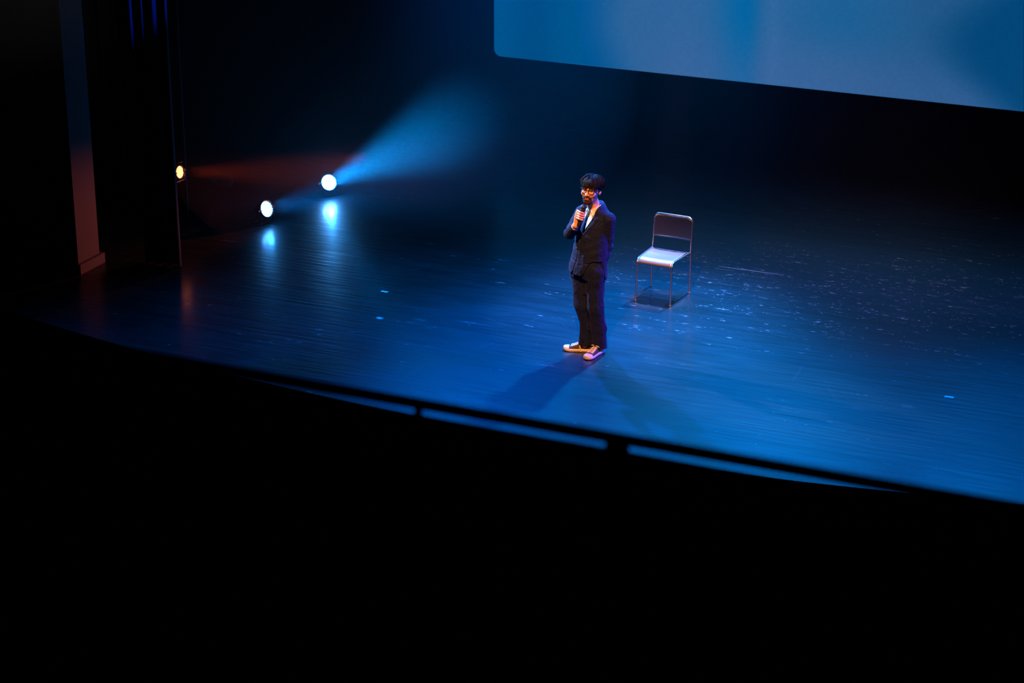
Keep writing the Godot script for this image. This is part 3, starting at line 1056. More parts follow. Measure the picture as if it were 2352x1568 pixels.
func add_buf(to: Buf, from: Buf, T: Transform3D) -> void:
	var o := to.v.size()
	for k in from.v.size():
		to.v.append(T * from.v[k])
		to.n.append((T.basis * from.n[k]).normalized())
		to.c.append(from.c[k])
	for k in from.i:
		to.i.append(k + o)

func person() -> void:
	fold.seed = 8
	fold.noise_type = FastNoiseLite.TYPE_SIMPLEX_SMOOTH
	fold.frequency = 1.0
	fold.fractal_octaves = 2
	make_hand_bones()
	var P := thing("person", "man in a dark pinstripe suit, glasses and sneakers, holding a microphone up", "person", Vector3.ZERO, deg_to_rad(YAW))
	# one continuous body: torso and limbs, head and neck, both hands
	var skin := func(_p: Vector3) -> Color: return Color(0.70, 0.36, 0.22)
	var body := Buf.new()
	nets(body, sdf_body, Vector3(-0.36, 0.01, -0.26), Vector3(0.26, 1.48, 0.30), 0.012, skin)
	nets(body, sdf_head, Vector3(-0.14, 1.40, -0.13), Vector3(0.12, 1.81, 0.17), 0.0032, head_color)
	var F := mic_frame()
	var hand := Buf.new()
	nets(hand, sdf_hand, Vector3(-0.10, -0.17, -0.10), Vector3(0.06, 0.09, 0.07), 0.003, skin)
	add_buf(body, hand, F)
	# the left hand, loosely curled inside the pocket
	var lf := []
	var wd := Vector3(-0.22, -0.96, 0.05).normalized()
	var sd := Vector3(0.5, 0.2, 0.84).normalized()
	sd = (sd - wd * sd.dot(wd)).normalized()
	for k in 4:
		var m := L_WR + wd * 0.085 + sd * (0.027 - 0.018 * k)
		var q := m + wd * 0.040 + Vector3(0, -0.006, 0)
		lf.append([L_WR, m, 0.018, 0.011])
		lf.append([m, q, 0.0095, 0.0085])
		lf.append([q, q + (wd + Vector3(-0.2, -0.5, -0.5)).normalized() * (0.034 - 0.003 * absf(k - 1)), 0.0085, 0.0072])
	lf.append([L_WR + wd * 0.02, L_WR + wd * 0.055 + sd * 0.045, 0.014, 0.010])
	lf.append([L_WR + wd * 0.055 + sd * 0.045, L_WR + wd * 0.095 + sd * 0.040, 0.010, 0.008])
	var sdf_lh := func(p: Vector3) -> float:
		var d := 1.0
		for b in lf:
			d = smin(d, cap(p, b[0], b[1], b[2], b[3]), 0.004)
		return d
	nets(body, sdf_lh, L_WR + Vector3(-0.16, -0.20, -0.10), L_WR + Vector3(0.08, 0.04, 0.12), 0.004, skin)
	put_mesh(body.mesh(), "body", M.skin, P)
	var b := Buf.new()
	nets(b, sdf_beard, Vector3(-0.13, 1.49, 0.0), Vector3(0.09, 1.63, 0.17), 0.0026)
	put_mesh(b.mesh(), "beard", M.beard, P)
	make_hair(P)
	make_glasses(P)
	b = Buf.new()
	nets(b, sdf_shirt, Vector3(-0.20, 1.06, -0.17), Vector3(0.20, 1.56, 0.18), 0.005)
	put_mesh(b.mesh(), "shirt", M.shirt, P)
	make_tie(P)
	b = Buf.new()
	nets(b, sdf_jacket, Vector3(-0.35, 0.75, -0.24), Vector3(0.27, 1.56, 0.30), 0.0058)
	var j := put_mesh(b.mesh(), "jacket", M.suit, P)
	var st := mb()
	for y in [1.195, 1.09]:
		st = mb()
		var c := torso_point(-0.052, y, 0.139)
		lathe(st, PackedVector2Array([Vector2(0, -0.004), Vector2(0.010, -0.003), Vector2(0.011, 0.001), Vector2(0.008, 0.003), Vector2(0, 0.0025)]), 12, Transform3D(Basis(Vector3.RIGHT.rotated(Vector3.UP, -deg_to_rad(42)), Vector3(TV.x, 0, TV.y), Vector3.DOWN), c))
		put(st, "button", M.rubber, j)
	b = Buf.new()
	nets(b, sdf_trousers, Vector3(-0.28, 0.03, -0.19), Vector3(0.20, 1.04, 0.28), 0.0075)
	put_mesh(b.mesh(), "trousers", M.suit, P)
	# shirt cuff at the raised wrist
	var cd := (R_WR - R_EL).normalized()
	st = mb()
	var c0 := R_EL.lerp(R_WR, 0.80)
	var bas := Basis(cd.cross(Vector3.UP).normalized(), cd, cd.cross(Vector3.UP).normalized().cross(cd))
	lathe(st, PackedVector2Array([Vector2(0.029, 0), Vector2(0.035, 0), Vector2(0.034, 0.021), Vector2(0.033, 0.022), Vector2(0.031, 0.020), Vector2(0.029, 0)]), 20, Transform3D(bas, c0))
	put(st, "cuff", M.shirt, P)
	sneaker(P, Vector3(-0.287, 0, -0.059), Vector3(-0.992, 0, -0.128), true)
	sneaker(P, Vector3(-0.079, 0, 0.220), Vector3(-0.575, 0, 0.818), false)

func make_hair(P: Node3D) -> void:
	var b := Buf.new()
	nets(b, sdf_hair, Vector3(-0.19, 1.55, -0.14), Vector3(0.13, 1.83, 0.18), 0.004)
	var st := mb()
	st.append_from(b.mesh(), 0, Transform3D())
	var rng := RandomNumberGenerator.new()
	rng.seed = 31
	# loose locks from the crown outwards
	var locks := mb()
	for k in 240:
		var az := rng.randf() * TAU
		var front := cos(az - 0.0)  # +1 forward
		var e0 := 1.50 - 0.95 * rng.randf()
		var e1 := e0 - 0.7 - 0.6 * rng.randf()
		e1 = maxf(e1, -0.42 + 0.2 * rng.randf() if front < 0.2 else -0.02 + 0.2 * rng.randf())
		var az1 := az + rng.randfn(0, 0.30)
		var puff := 0.015 + 0.045 * rng.randf() + (0.09 if rng.randf() < 0.16 else 0.0)
		var pts := []
		for i in 5:
			var t := i / 4.0
			var e := lerpf(e0, e1, t)
			var a := lerpf(az, az1, t)
			var lift := 1.0 + puff * sin(t * PI * 0.8) + 0.035 * t + 0.6 * puff * t * t
			pts.append(HT * (Vector3(0.002, 0.036, -0.020) + Vector3(0.092 * cos(e) * sin(a), 0.089 * sin(e), 0.108 * cos(e) * cos(a)) * lift))
		tube(locks, smooth_path(pts, 3), 0.0052, 0.0010, 5)
	# fringe over the brow, thinner just beside its middle
	for k in 64:
		var x := lerpf(-0.074, 0.078, (k + rng.randf()) / 64.0)
		var gap := exp(-pow((x - 0.004) / 0.009, 2))
		var drop := -0.002 + 0.020 * rng.randf() + 0.026 * gap
		if absf(x) > 0.045:
			drop -= 0.012
		var zf := sqrt(maxf(0.05, 1.0 - pow(x / 0.088, 2)))
		var sway := rng.randfn(0, 0.007)
		tube(locks, smooth_path([HT * Vector3(x * 0.7, 0.106, 0.040 * zf), HT * Vector3(x * 0.9, 0.080, -0.02 + 0.112 * zf), HT * Vector3(x, 0.052, -0.02 + 0.124 * zf), HT * Vector3(x + sway, drop, -0.02 + 0.128 * zf + 0.003 * rng.randf())], 3), 0.0065, 0.0014, 5)
	locks.index()
	locks.generate_normals()
	st.append_from(locks.commit(), 0, Transform3D())
	put_mesh(st.commit(), "hair", M.hair, P)

func make_glasses(P: Node3D) -> void:
	var st := mb()
	var lens := mb()
	for sg in [-1.0, 1.0]:
		var pts := PackedVector3Array()
		var fan := []
		for k in 28:
			var a := TAU * k / 28
			var x := signf(cos(a)) * pow(absf(cos(a)), 0.78) * 0.0240
			var y := signf(sin(a)) * pow(absf(sin(a)), 0.80) * 0.0195
			var p := Vector3(sg * 0.033 + x, -0.004 + y, 0.110 - 5.0 * pow(sg * 0.033 + x, 2) * 0.9)
			pts.append(HT * p)
			fan.append(HT * p)
		tube(st, pts, 0.0030, 0.0030, 8, true)
		var c := HT * Vector3(sg * 0.033, -0.004, 0.1055)
		for k in 28:
			for q in [c, fan[(k + 1) % 28], fan[k]]:
				lens.add_vertex(q)
		var bow := PackedVector3Array()
		for q in [[0.0575, 0.007, 0.095], [0.068, 0.009, 0.080], [0.079, 0.009, 0.045], [0.084, 0.008, 0.0], [0.083, -0.002, -0.022]]:
			bow.append(HT * Vector3(sg * q[0], q[1], q[2]))
		tube(st, bow, 0.0030, 0.0024, 8)
		# heavier brow line
		var top := PackedVector3Array()
		for k in 7:
			var x: float = sg * 0.033 + lerpf(-0.023, 0.023, k / 6.0)
			top.append(HT * Vector3(x, 0.0135 + 0.0015 * sin(k / 6.0 * PI), 0.1105 - 4.5 * x * x))
		tube(st, top, 0.0034, 0.0034, 8)
	tube(st, smooth_path([HT * Vector3(-0.0105, 0.004, 0.109), HT * Vector3(0, 0.007, 0.112), HT * Vector3(0.0105, 0.004, 0.109)], 4), 0.0026, 0.0026, 8)
	var g := put(st, "glasses", M.frame, P)
	put(lens, "lens", M.lens, g)

func make_tie(P: Node3D) -> void:
	var st := mb()
	st.set_smooth_group(0)
	# [across, y, forward, half width, thickness]
	var rows := [[-0.014, 1.468, 0.070, 0.012, 0.010], [-0.015, 1.455, 0.080, 0.019, 0.016], [-0.016, 1.436, 0.091, 0.013, 0.014], [-0.018, 1.410, 0.108, 0.016, 0.010], [-0.020, 1.360, 0.127, 0.021, 0.010], [-0.023, 1.300, 0.136, 0.026, 0.009], [-0.026, 1.240, 0.134, 0.030, 0.008], [-0.028, 1.150, 0.122, 0.032, 0.007]]
	var rings := []
	for r in rows:
		var ring := []
		for k in 12:
			var a := TAU * k / 12
			ring.append(torso_point(r[0] + cos(a) * r[3], r[1], r[2] + sin(a) * r[4] * (0.6 + 0.4 * absf(sin(a)))))
		rings.append(ring)
	for i in rings.size() - 1:
		for k in 12:
			var k2 := (k + 1) % 12
			quad(st, rings[i][k], rings[i][k2], rings[i + 1][k2], rings[i + 1][k])
	put(st, "tie", M.tie, P)

const SHOE := [[0.0, 0.005, 0.066], [0.006, 0.015, 0.072], [0.022, 0.024, 0.080], [0.07, 0.033, 0.084], [0.2, 0.036, 0.076], [0.32, 0.035, 0.080], [0.42, 0.036, 0.088], [0.52, 0.040, 0.076], [0.62, 0.044, 0.064], [0.72, 0.047, 0.054], [0.80, 0.047, 0.048], [0.88, 0.044, 0.044], [0.94, 0.0365, 0.040], [0.972, 0.027, 0.036], [0.99, 0.0165, 0.032], [1.0, 0.005, 0.028]]

func shoe_at(s: float) -> Vector2:  # half width, height
	for i in SHOE.size() - 1:
		if s <= SHOE[i + 1][0]:
			var t: float = inverse_lerp(SHOE[i][0], SHOE[i + 1][0], s)
			return Vector2(lerpf(SHOE[i][1], SHOE[i + 1][1], t), lerpf(SHOE[i][2], SHOE[i + 1][2], t))
	return Vector2(0.005, 0.028)

func sneaker(P: Node3D, toe: Vector3, dir: Vector3, dangling: bool) -> void:
	var L := 0.292
	var z := dir.normalized()
	var x := Vector3.UP.cross(z)
	var T := Transform3D(Basis(x, Vector3.UP, z), toe - z * L)
	var shoe := Node3D.new()
	shoe.name = "sneaker"
	P.add_child(shoe, true)
	shoe.transform = T
	var ss := []
	for k in 57:
		ss.append(0.5 - 0.5 * cos(PI * k / 56.0))
	# rubber sole: outline slab, slightly wider than the upper, toe sprung up
	var sole := mb()
	sole.set_smooth_group(0)
	var prof := [[-0.001, 0.0], [0.0035, 0.003], [0.0045, 0.012], [0.004, 0.024], [0.001, 0.029]]
	for i in ss.size() - 1:
		var a: float = ss[i]
		var b: float = ss[i + 1]
		var wa := shoe_at(a).x
		var wb := shoe_at(b).x
		var sa := 0.010 * pow(maxf(0.0, a - 0.72) / 0.28, 2)
		var sb := 0.010 * pow(maxf(0.0, b - 0.72) / 0.28, 2)
		for sg in [-1.0, 1.0]:
			for k in prof.size() - 1:
				var p: Array = prof[k]
				var q: Array = prof[k + 1]
				var A := Vector3(sg * (wa + p[0]), p[1] + sa * (1.0 if k else 1.0), a * L)
				var Bp := Vector3(sg * (wb + p[0]), p[1] + sb, b * L)
				var C := Vector3(sg * (wb + q[0]), q[1] + sb, b * L)
				var D := Vector3(sg * (wa + q[0]), q[1] + sa, a * L)
				if sg > 0:
					quad(sole, A, D, C, Bp)
				else:
					quad(sole, A, Bp, C, D)
		quad(sole, Vector3(-wa - 0.001, 0.029 + sa, a * L), Vector3(-wb - 0.001, 0.029 + sb, b * L), Vector3(wb + 0.001, 0.029 + sb, b * L), Vector3(wa + 0.001, 0.029 + sa, a * L))
		quad(sole, Vector3(wa - 0.001, sa, a * L), Vector3(wb - 0.001, sb, b * L), Vector3(-wb + 0.001, sb, b * L), Vector3(-wa + 0.001, sa, a * L))
	for e in [0.0, 1.0]:  # rounded ends
		var w := shoe_at(e).x
		var pts := []
		for k in 9:
			var a := PI * k / 8.0
			pts.append(Vector3(cos(a) * (w + 0.002), 0, (sin(a) * 0.003) * (1.0 if e > 0.5 else -1.0) + e * L))
		var lift := 0.010 if e > 0.5 else 0.0
		for k in 8:
			var p0: Vector3 = pts[k] + Vector3.UP * (0.001 + lift)
			var p1: Vector3 = pts[k + 1] + Vector3.UP * (0.001 + lift)
			var u0: Vector3 = pts[k] + Vector3.UP * (0.029 + lift)
			var u1: Vector3 = pts[k + 1] + Vector3.UP * (0.029 + lift)
			if e > 0.5:
				quad(sole, p1, p0, u0, u1)
			else:
				quad(sole, p0, p1, u1, u0)
	put(sole, "sole", M.white_rubber, shoe)
	# canvas upper and rubber toe cap: arched sections
	var arch := func(s: float, k: int, grow: float) -> Vector3:
		var wh := shoe_at(s)
		var a := PI * k / 14.0
		var lift := 0.010 * pow(maxf(0.0, s - 0.72) / 0.28, 2)
		var c := cos(a)
		return Vector3(signf(c) * pow(absf(c), 0.75) * (wh.x - 0.001 + grow), 0.022 + lift + (wh.y - 0.022 + grow) * pow(sin(a), 0.8), s * L)
	var up := mb()
	up.set_smooth_group(0)
	for i in 34:
		var a := lerpf(0.0, 0.83, i / 34.0)
		var b := lerpf(0.0, 0.83, (i + 1) / 34.0)
		for k in 14:
			quad(up, arch.call(a, k, 0.0), arch.call(a, k + 1, 0.0), arch.call(b, k + 1, 0.0), arch.call(b, k, 0.0))
	put(up, "upper", M.canvas, shoe)
	var cap_st := mb()
	cap_st.set_smooth_group(0)
	for i in 14:
		var a := lerpf(0.80, 1.0, i / 14.0)
		var b := lerpf(0.80, 1.0, (i + 1) / 14.0)
		for k in 14:
			quad(cap_st, arch.call(a, k, 0.0022), arch.call(a, k + 1, 0.0022), arch.call(b, k + 1, 0.0022), arch.call(b, k, 0.0022))
	put(cap_st, "toe_cap", M.white_rubber, shoe)
	# laces: crossed bars up the throat, a bow with loops
	var ls := mb()
	for r in 6:
		var s := 0.745 - 0.062 * r
		for sg in [-1.0, 1.0]:
			var s2 := s - 0.055
			var pts := []
			for k in 7:
				var t := k / 6.0
				pts.append(_on_arch(lerpf(s, s2, t), sg * lerpf(-0.62, 0.62, t), L))
			tube(ls, PackedVector3Array(pts), 0.0040, 0.0040, 6)
	for sg in [-1.0, 1.0]:
		var k0 := _on_arch(0.42, 0.0, L)
		tube(ls, smooth_path([k0, k0 + Vector3(sg * 0.020, 0.010, 0.012), k0 + Vector3(sg * 0.042, 0.000, 0.004), k0 + Vector3(sg * 0.034, -0.012, -0.010), k0 + Vector3(sg * 0.012, 0.003, -0.004), k0], 4), 0.0038, 0.0038, 6)
	if dangling:
		var k0 := _on_arch(0.42, 0.2, L)
		tube(ls, smooth_path([k0 + Vector3(0, 0.004, 0), k0 + Vector3(0.024, -0.006, 0.004), Vector3(0.043, 0.05, k0.z + 0.004), Vector3(0.046, 0.022, k0.z - 0.004), Vector3(0.050, 0.006, k0.z - 0.008)], 5), 0.0062, 0.0055, 8)
	put(ls, "laces", M.lace, shoe)

func _on_arch(s: float, side: float, L: float) -> Vector3:  # a point on the throat, side -1..1
	var wh := shoe_at(s)
	var a := PI * (0.5 - 0.34 * side)
	var c := cos(a)
	return Vector3(signf(c) * pow(absf(c), 0.75) * wh.x, 0.0255 + (wh.y - 0.022) * pow(sin(a), 0.8), s * L)

func microphone() -> void:
	var t := thing("microphone", "black handheld microphone gripped in the man's raised right hand", "microphone", Vector3.ZERO, deg_to_rad(YAW))
	var F := mic_frame()
	var q1 := (F.affine_inverse() * MIC_TOP).y
	var o := q1 - 0.212
	var st := mb()
	lathe(st, PackedVector2Array([Vector2(0, o), Vector2(0.0155, o), Vector2(0.0165, o + 0.004), Vector2(0.0160, o + 0.05), Vector2(0.0170, o + 0.12), Vector2(0.0195, q1 - 0.062), Vector2(0.0235, q1 - 0.052), Vector2(0.0235, q1 - 0.048), Vector2(0, q1 - 0.048)]), 24, F)
	put(st, "handle", M.mic, t)
	st = mb()
	lathe(st, PackedVector2Array([Vector2(0.022, q1 - 0.050), Vector2(0.0245, q1 - 0.042), Vector2(0.0265, q1 - 0.030), Vector2(0.0265, q1 - 0.026), Vector2(0.0262, q1 - 0.022), Vector2(0.0235, q1 - 0.010), Vector2(0.0165, q1 - 0.002), Vector2(0.008, q1 + 0.0015), Vector2(0, q1 + 0.002)]), 24, F)
	put(st, "grille", M.grille, t)
	st = mb()
	lathe(st, PackedVector2Array([Vector2(0.0262, q1 - 0.032), Vector2(0.0278, q1 - 0.031), Vector2(0.0278, q1 - 0.025), Vector2(0.0262, q1 - 0.024)]), 24, F)
	put(st, "band", M.mic, t)

# ------------------------------------------------------------------ chair
func chair() -> void:
	var t := thing("chair", "empty stacking chair of bent silver metal tube standing behind the man", "chair", Vector3(0.055, 0, -1.77), -0.045)
	var fx := 0.192  # front leg spacing
	var bx := 0.217
	var zf := 0.235
	var zb := -0.225
	var r := 0.0105
	for sg in [-1.0, 1.0]:
		var st := mb()
		tube(st, rounded([Vector3(sg * fx, 0.008, zf), Vector3(sg * fx, 0.452, zf - 0.02), Vector3(sg * (bx - 0.004), 0.440, zb + 0.005)], 0.062, 7), r, r, 12)
		put(st, "leg", M.chrome, t)
	# one bent tube makes both rear legs and the back frame
	var st := mb()
	tube(st, rounded([Vector3(-bx, 0.008, zb), Vector3(-bx, 0.45, zb - 0.012), Vector3(-bx + 0.006, 0.805, zb - 0.055), Vector3(bx - 0.006, 0.805, zb - 0.055), Vector3(bx, 0.45, zb - 0.012), Vector3(bx, 0.008, zb)], 0.062, 7), r, r, 12)
	put(st, "back_frame", M.chrome, t)
	# seat: one sheet, dished, rolled down over the front tube, rear edge dipping
	var seat := mb()
	seat.set_smooth_group(0)
	var nx := 18
	var nz := 26
	var top := func(i: int, j: int, th: float) -> Vector3:
		var u := float(i) / nx * 2.0 - 1.0
		var v := float(j) / nz
		var hw := lerpf(bx - 0.014, fx - 0.004, v)
		var z := lerpf(zb + 0.018, zf - 0.012, v)
		var y := 0.4575 - 0.010 * (1.0 - u * u) * sin(v * PI) + 0.006 * v
		if v < 0.14:  # rear edge sags between the rails
			y -= 0.028 * (1.0 - v / 0.14) * (1.0 - pow(absf(u), 4.0))
			z += 0.040 * (1.0 - v / 0.14) * (1.0 - u * u)
		if v > 0.82:  # front roll
			var k := (v - 0.82) / 0.18
			var a := k * PI * 0.56
			z = lerpf(zb + 0.018, zf - 0.012, 0.82) + 0.052 * sin(a)
			y = 0.4575 + 0.006 * 0.82 - 0.010 * (1.0 - u * u) * sin(0.82 * PI) * (1.0 - k) - 0.048 * (1.0 - cos(a))
			z += 0.018 * k
		return Vector3(u * hw, y - th, z)
	for i in nx:
		for j in nz:
			quad(seat, top.call(i, j + 1, 0.0), top.call(i + 1, j + 1, 0.0), top.call(i + 1, j, 0.0), top.call(i, j, 0.0))
			quad(seat, top.call(i, j, 0.004), top.call(i + 1, j, 0.004), top.call(i + 1, j + 1, 0.004), top.call(i, j + 1, 0.004))
	for j in nz:
		quad(seat, top.call(nx, j, 0.0), top.call(nx, j + 1, 0.0), top.call(nx, j + 1, 0.004), top.call(nx, j, 0.004))
		quad(seat, top.call(0, j, 0.004), top.call(0, j + 1, 0.004), top.call(0, j + 1, 0.0), top.call(0, j, 0.0))
	for i in nx:
		quad(seat, top.call(i, nz, 0.004), top.call(i + 1, nz, 0.004), top.call(i + 1, nz, 0.0), top.call(i, nz, 0.0))
		quad(seat, top.call(i, 0, 0.0), top.call(i + 1, 0, 0.0), top.call(i + 1, 0, 0.004), top.call(i, 0, 0.004))
	put(seat, "seat", M.sheet_metal, t)
	# back panel: curved sheet set between the uprights, rounded upper corners
	var bp := mb()
	bp.set_smooth_group(0)
	var pan := func(i: int, j: int, th: float) -> Vector3:
		var u := float(i) / 20.0 * 2.0 - 1.0
		var v := float(j) / 10.0
		var corner := 0.045 * pow(maxf(0.0, absf(u) - 0.80) / 0.20, 2.2)
		var y := lerpf(0.560, 0.797 - corner, v)
		var zz := zb - 0.012 - 0.043 * (y - 0.45) / 0.355
		return Vector3(u * (bx - 0.008), y, zz - 0.014 * (1.0 - u * u) + th)
	for i in 20:
		for j in 10:
			quad(bp, pan.call(i, j, 0.0015), pan.call(i + 1, j, 0.0015), pan.call(i + 1, j + 1, 0.0015), pan.call(i, j + 1, 0.0015))
			quad(bp, pan.call(i + 1, j, -0.0015), pan.call(i, j, -0.0015), pan.call(i, j + 1, -0.0015), pan.call(i + 1, j + 1, -0.0015))
	for i in 20:
		quad(bp, pan.call(i, 0, -0.0015), pan.call(i + 1, 0, -0.0015), pan.call(i + 1, 0, 0.0015), pan.call(i, 0, 0.0015))
		quad(bp, pan.call(i, 10, 0.0015), pan.call(i + 1, 10, 0.0015), pan.call(i + 1, 10, -0.0015), pan.call(i, 10, -0.0015))
	put(bp, "backrest", M.shaded_metal, t).set_meta("label", "metal backrest panel with its dark reflection put into the grey")
	st = mb()
	tube(st, PackedVector3Array([Vector3(-bx, 0.428, zb - 0.008), Vector3(bx, 0.428, zb - 0.008)]), 0.008, 0.008, 10)
	put(st, "crossbar", M.chrome, t)
	for p in [Vector3(-fx, 0, zf), Vector3(fx, 0, zf), Vector3(-bx, 0, zb), Vector3(bx, 0, zb)]:
		st = mb()
		lathe(st, PackedVector2Array([Vector2(0, 0.0), Vector2(0.012, 0.0), Vector2(0.0125, 0.003), Vector2(0.0120, 0.012), Vector2(0.010, 0.013)]), 14, Transform3D(Basis(), p))
		put(st, "foot", M.grey_plastic, t)

# ------------------------------------------------------------------ lamps
# A round multi-lens can; axis = where it shines, in world axes
func can_lamp(called: String, label: String, group: String, base: Vector3, h: float, axis: Vector3, R: float, glow: Color, beam: Color, power: float, cone: float, halo: float, lens_rings: Array, on_stand: bool) -> Node3D:
	var t := thing(called, label, "stage lamp", base, 0.0, group)
	var z := axis.normalized()
	var x := Vector3.UP.cross(z).normalized()
	var y := z.cross(x)
	var c := Vector3(0, h, 0)
	# lathe turns about local y: map y -> z axis
	var T := Transform3D(Basis(x, z, -y) if x.cross(z).dot(-y) > 0 else Basis(x, z, y), c)
	var st := mb()
	lathe(st, PackedVector2Array([Vector2(0, -R * 1.7), Vector2(R * 0.45, -R * 1.68), Vector2(R * 0.72, -R * 1.45), Vector2(R * 0.92, -R * 0.8), Vector2(R * 1.02, -R * 0.1), Vector2(R * 1.03, 0.012), Vector2(R * 0.99, 0.012), Vector2(R * 0.97, -0.006), Vector2(0, -0.006)]), 36, T)
	put(st, "can", M.metal_black, t)
	st = mb()
	lathe(st, PackedVector2Array([Vector2(R * 1.02, -0.02), Vector2(R * 1.10, -0.016), Vector2(R * 1.12, 0.012), Vector2(R * 1.08, 0.016), Vector2(R * 1.0, 0.012)]), 36, T)
	put(st, "bezel", M.metal_black, t)
	var m := mat(Color(0.05, 0.05, 0.05), 0.3)
	m.emission_enabled = true
	m.emission = Color(1, 1, 1)
	m.emission = Color(glow.r / maxf(glow.b, glow.r), glow.g / maxf(glow.b, glow.r), glow.b / maxf(glow.b, glow.r)).linear_to_srgb()
	m.emission_energy_multiplier = maxf(glow.b, glow.r)
	st = mb()
	st.set_smooth_group(0)
	for ring in lens_rings:  # [count, radius share, lens radius share]
		for k in ring[0]:
			var a: float = TAU * k / ring[0] + ring[1]
			var o := Vector3(cos(a) * ring[1] * R, 0, sin(a) * ring[1] * R)
			var lr: float = ring[2] * R
			lathe(st, PackedVector2Array([Vector2(lr, -0.004), Vector2(lr, 0.002), Vector2(lr * 0.82, 0.006), Vector2(lr * 0.45, 0.009), Vector2(0, 0.010)]), 14, T * Transform3D(Basis(), o))
	var lens := put(st, "lamp_lenses", m, t)
	lens.set_meta("kind", "stuff")
	# yoke: two arms and a foot, standing on the floor or hung on a stand
	st = mb()
	var yw := R * 1.22
	var foot := -h + 0.008 if not on_stand else -R * 1.5
	var fz := Vector3(z.x, 0, z.z).normalized()
	for sg in [-1.0, 1.0]:
		var p0: Vector3 = c + x * sg * yw
		tube(st, rounded([p0 + Vector3(0, 0.02, 0), c + x * sg * yw + Vector3(0, foot, 0), c + Vector3(0, foot, 0)], 0.02, 4), 0.008, 0.008, 8)
		tube(st, PackedVector3Array([p0 - x * sg * 0.03, p0 + x * sg * 0.02]), 0.012, 0.012, 10)
		if not on_stand:
			tube(st, rounded([p0 + Vector3(0, -0.01, 0), c + x * sg * yw * 0.9 - fz * R * 1.3 + Vector3(0, foot, 0), c - fz * R * 1.3 + Vector3(0, foot, 0)], 0.02, 4), 0.008, 0.008, 8)
	put(st, "yoke", M.metal_black, t)
	if on_stand:
		st = mb()
		tube(st, rounded([Vector3(-0.20, 0.02, 0.05), Vector3(-0.20, h - R * 1.5, 0.05), Vector3(0, h - R * 1.5, 0)], 0.03, 4), 0.015, 0.015, 12)
		put(st, "stand", M.metal_black, t)
		st = mb()
		lathe(st, PackedVector2Array([Vector2(0, 0.0), Vector2(0.13, 0.0), Vector2(0.13, 0.012), Vector2(0.06, 0.03), Vector2(0, 0.03)]), 28, Transform3D(Basis(), Vector3(-0.20, 0, 0.05)))
		put(st, "base", M.metal_black, t)
	var p := base + c + z * 0.05
	spot("lamp_beam", c + z * 0.10, c + z * 2.0, beam, power, cone, 1.0, R * 0.85, t)
	if halo <= 0.0:
		return t
	var om := OmniLight3D.new()
	om.name = "lamp_glow"
	t.add_child(om)
	om.position = c + z * 0.07
	om.light_color = Color(0.03, 0.36, 1.0).linear_to_srgb()
	om.light_energy = halo
	om.omni_range = 30.0
	om.omni_attenuation = 2.0
	om.light_size = 0.03
	om.shadow_enabled = true
	return t

func local_dir(x: float, y: float, z: float) -> Vector3:  # a direction given in the person frame's axes
	return Basis(Vector3.UP, deg_to_rad(YAW)) * Vector3(x, y, z)

func floor_lamps() -> void:
	var rings := [[18, 0.86, 0.125], [12, 0.57, 0.13], [6, 0.29, 0.13], [1, 0.0, 0.10]]
	can_lamp("stage_lamp", "white-blue round lamp farther upstage, throwing the broad blue beam", "round lamps on the stage floor", Vector3(-4.789, 0, -3.458), 0.172, local_dir(0.41, 0.40, 0.81), 0.092, Color(7.0, 21.0, 52.0), Color(0, 0.28, 1.0), 600.0, 9.0, 0.5, rings, false)
	can_lamp("stage_lamp", "white-blue round lamp on the stage floor, turned sideways, nearer the orange lamp", "round lamps on the stage floor", Vector3(-4.941, 0, -2.246), 0.172, local_dir(0.74, 0.33, 0.585), 0.092, Color(1.6, 9.0, 26.0), Color(0.0, 0.24, 1.0), 60.0, 15.0, 0.06, rings, false)
	var t := can_lamp("stage_lamp", "orange lamp half hidden behind the edge of the stage curtain", "", Vector3(-5.60, 0, -1.50), 0.735, local_dir(0.86, 0.15, 0.49), 0.070, Color(5.0, 0.95, 0.36), Color(1.0, 0.09, 0.012), 26.0, 9.0, 0.0, [[1, 0.0, 0.98]], true)
	# reflector ribs and barn edge that catch the orange light
	var st := mb()
	var z := local_dir(0.86, 0.13, 0.49).normalized()
	var x := Vector3.UP.cross(z).normalized()
	var y := z.cross(x)
	tube(st, PackedVector3Array([Vector3(0, 0.735, 0) + y * 0.105 - x * 0.06 + z * 0.01, Vector3(0, 0.735, 0) + y * 0.112 + z * 0.04, Vector3(0, 0.735, 0) + y * 0.105 + x * 0.06 + z * 0.01]), 0.005, 0.005, 8)
	put(st, "hood_edge", M.metal_black, t)

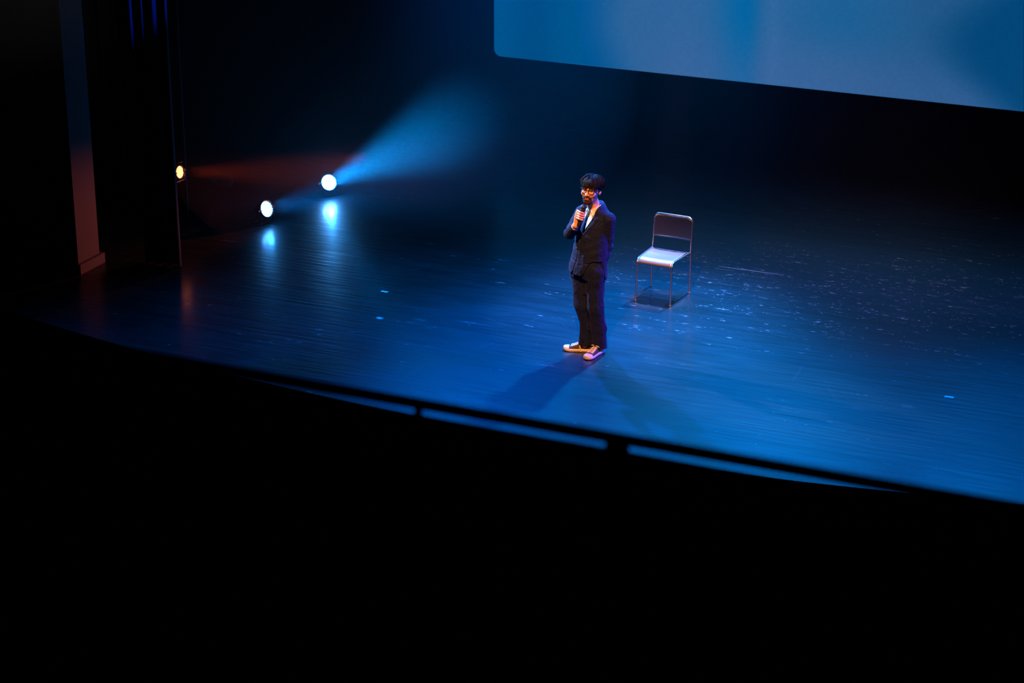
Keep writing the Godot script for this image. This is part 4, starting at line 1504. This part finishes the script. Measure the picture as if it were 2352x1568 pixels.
func small_things() -> void:
	# coil of cable on the floor in the wing
	var t := thing("cable_coil", "loose coil of dark cable on the floor behind the orange lamp", "cable", Vector3(-6.22, 0, -3.35))
	var rng := RandomNumberGenerator.new()
	rng.seed = 6
	for k in 5:
		var st := mb()
		var pts := PackedVector3Array()
		var r := 0.115 + 0.018 * rng.randf()
		var o := Vector3(rng.randfn(0, 0.012), 0.008 + 0.011 * k, rng.randfn(0, 0.012))
		for i in 32:
			var a := TAU * i / 32
			pts.append(o + Vector3(cos(a) * r, 0.003 * sin(3.0 * a + k), sin(a) * r))
		tube(st, pts, 0.006, 0.006, 8, true)
		put(st, "loop", mat(Color(0.10, 0.10, 0.11), 0.5), t)
	# spike marks
	for q in [[-2.646, -0.721, 0.080, 0.040, -0.06, "small bright tape mark on the floor between the lamps and the man"], [3.438, -0.269, 0.085, 0.042, 0.02, "small pale tape mark alone on the bright blue floor nearest the balcony rail"]]:
		var st := mb()
		box(st, Vector3.ZERO, Vector3(q[2], 0.0012, q[3]), 0.0004)
		var o := put(st, "tape_mark", M.tape, self)
		o.name = "tape_mark" if q[0] < 0 else "tape_mark_001"
		o.position = Vector3(q[0], 0.0022, q[1])
		o.rotation.y = q[4]
		tag(o, q[5], "tape")

# ------------------------------------------------------------------ the dark balcony front near the camera
func foreground() -> void:
	var t := thing("balcony_rail", "out-of-focus black double rail crossing the dark foreground below the lit stage", "railing", Vector3(4.721, 4.937, 12.458))
	for q in [["handrail", 0.0, 0.0200], ["lower_bar", -0.0565, 0.0185]]:
		var st := mb()
		tube(st, PackedVector3Array([Vector3(-4.2, q[1], 0), Vector3(5.2, q[1], 0)]), q[2], q[2], 16)
		put(st, q[0], M.rail, t)
	for q in [[-0.374, 0.011], [0.327, 0.038], [-2.3, 0.011], [2.4, 0.011]]:
		var st := mb()
		box(st, Vector3(q[0], -0.16, 0), Vector3(q[1] * 2.0, 0.32, 0.03), 0.004)
		put(st, "post", M.rail, t)
	var w := structure("wall_balcony_front")
	var st := mb()
	box(st, Vector3(4.9, 3.97, 12.50), Vector3(10.4, 1.54, 0.12), 0.01)
	put(st, "parapet", M.rail, w)
	st = mb()
	box(st, Vector3(4.9, 4.76, 12.52), Vector3(10.4, 0.05, 0.20), 0.012)
	put(st, "coping", M.rail, w)
	solid("floor_balcony", Vector3(4.9, 3.30, 14.56), Vector3(10.4, 0.16, 4.0), M.rail)
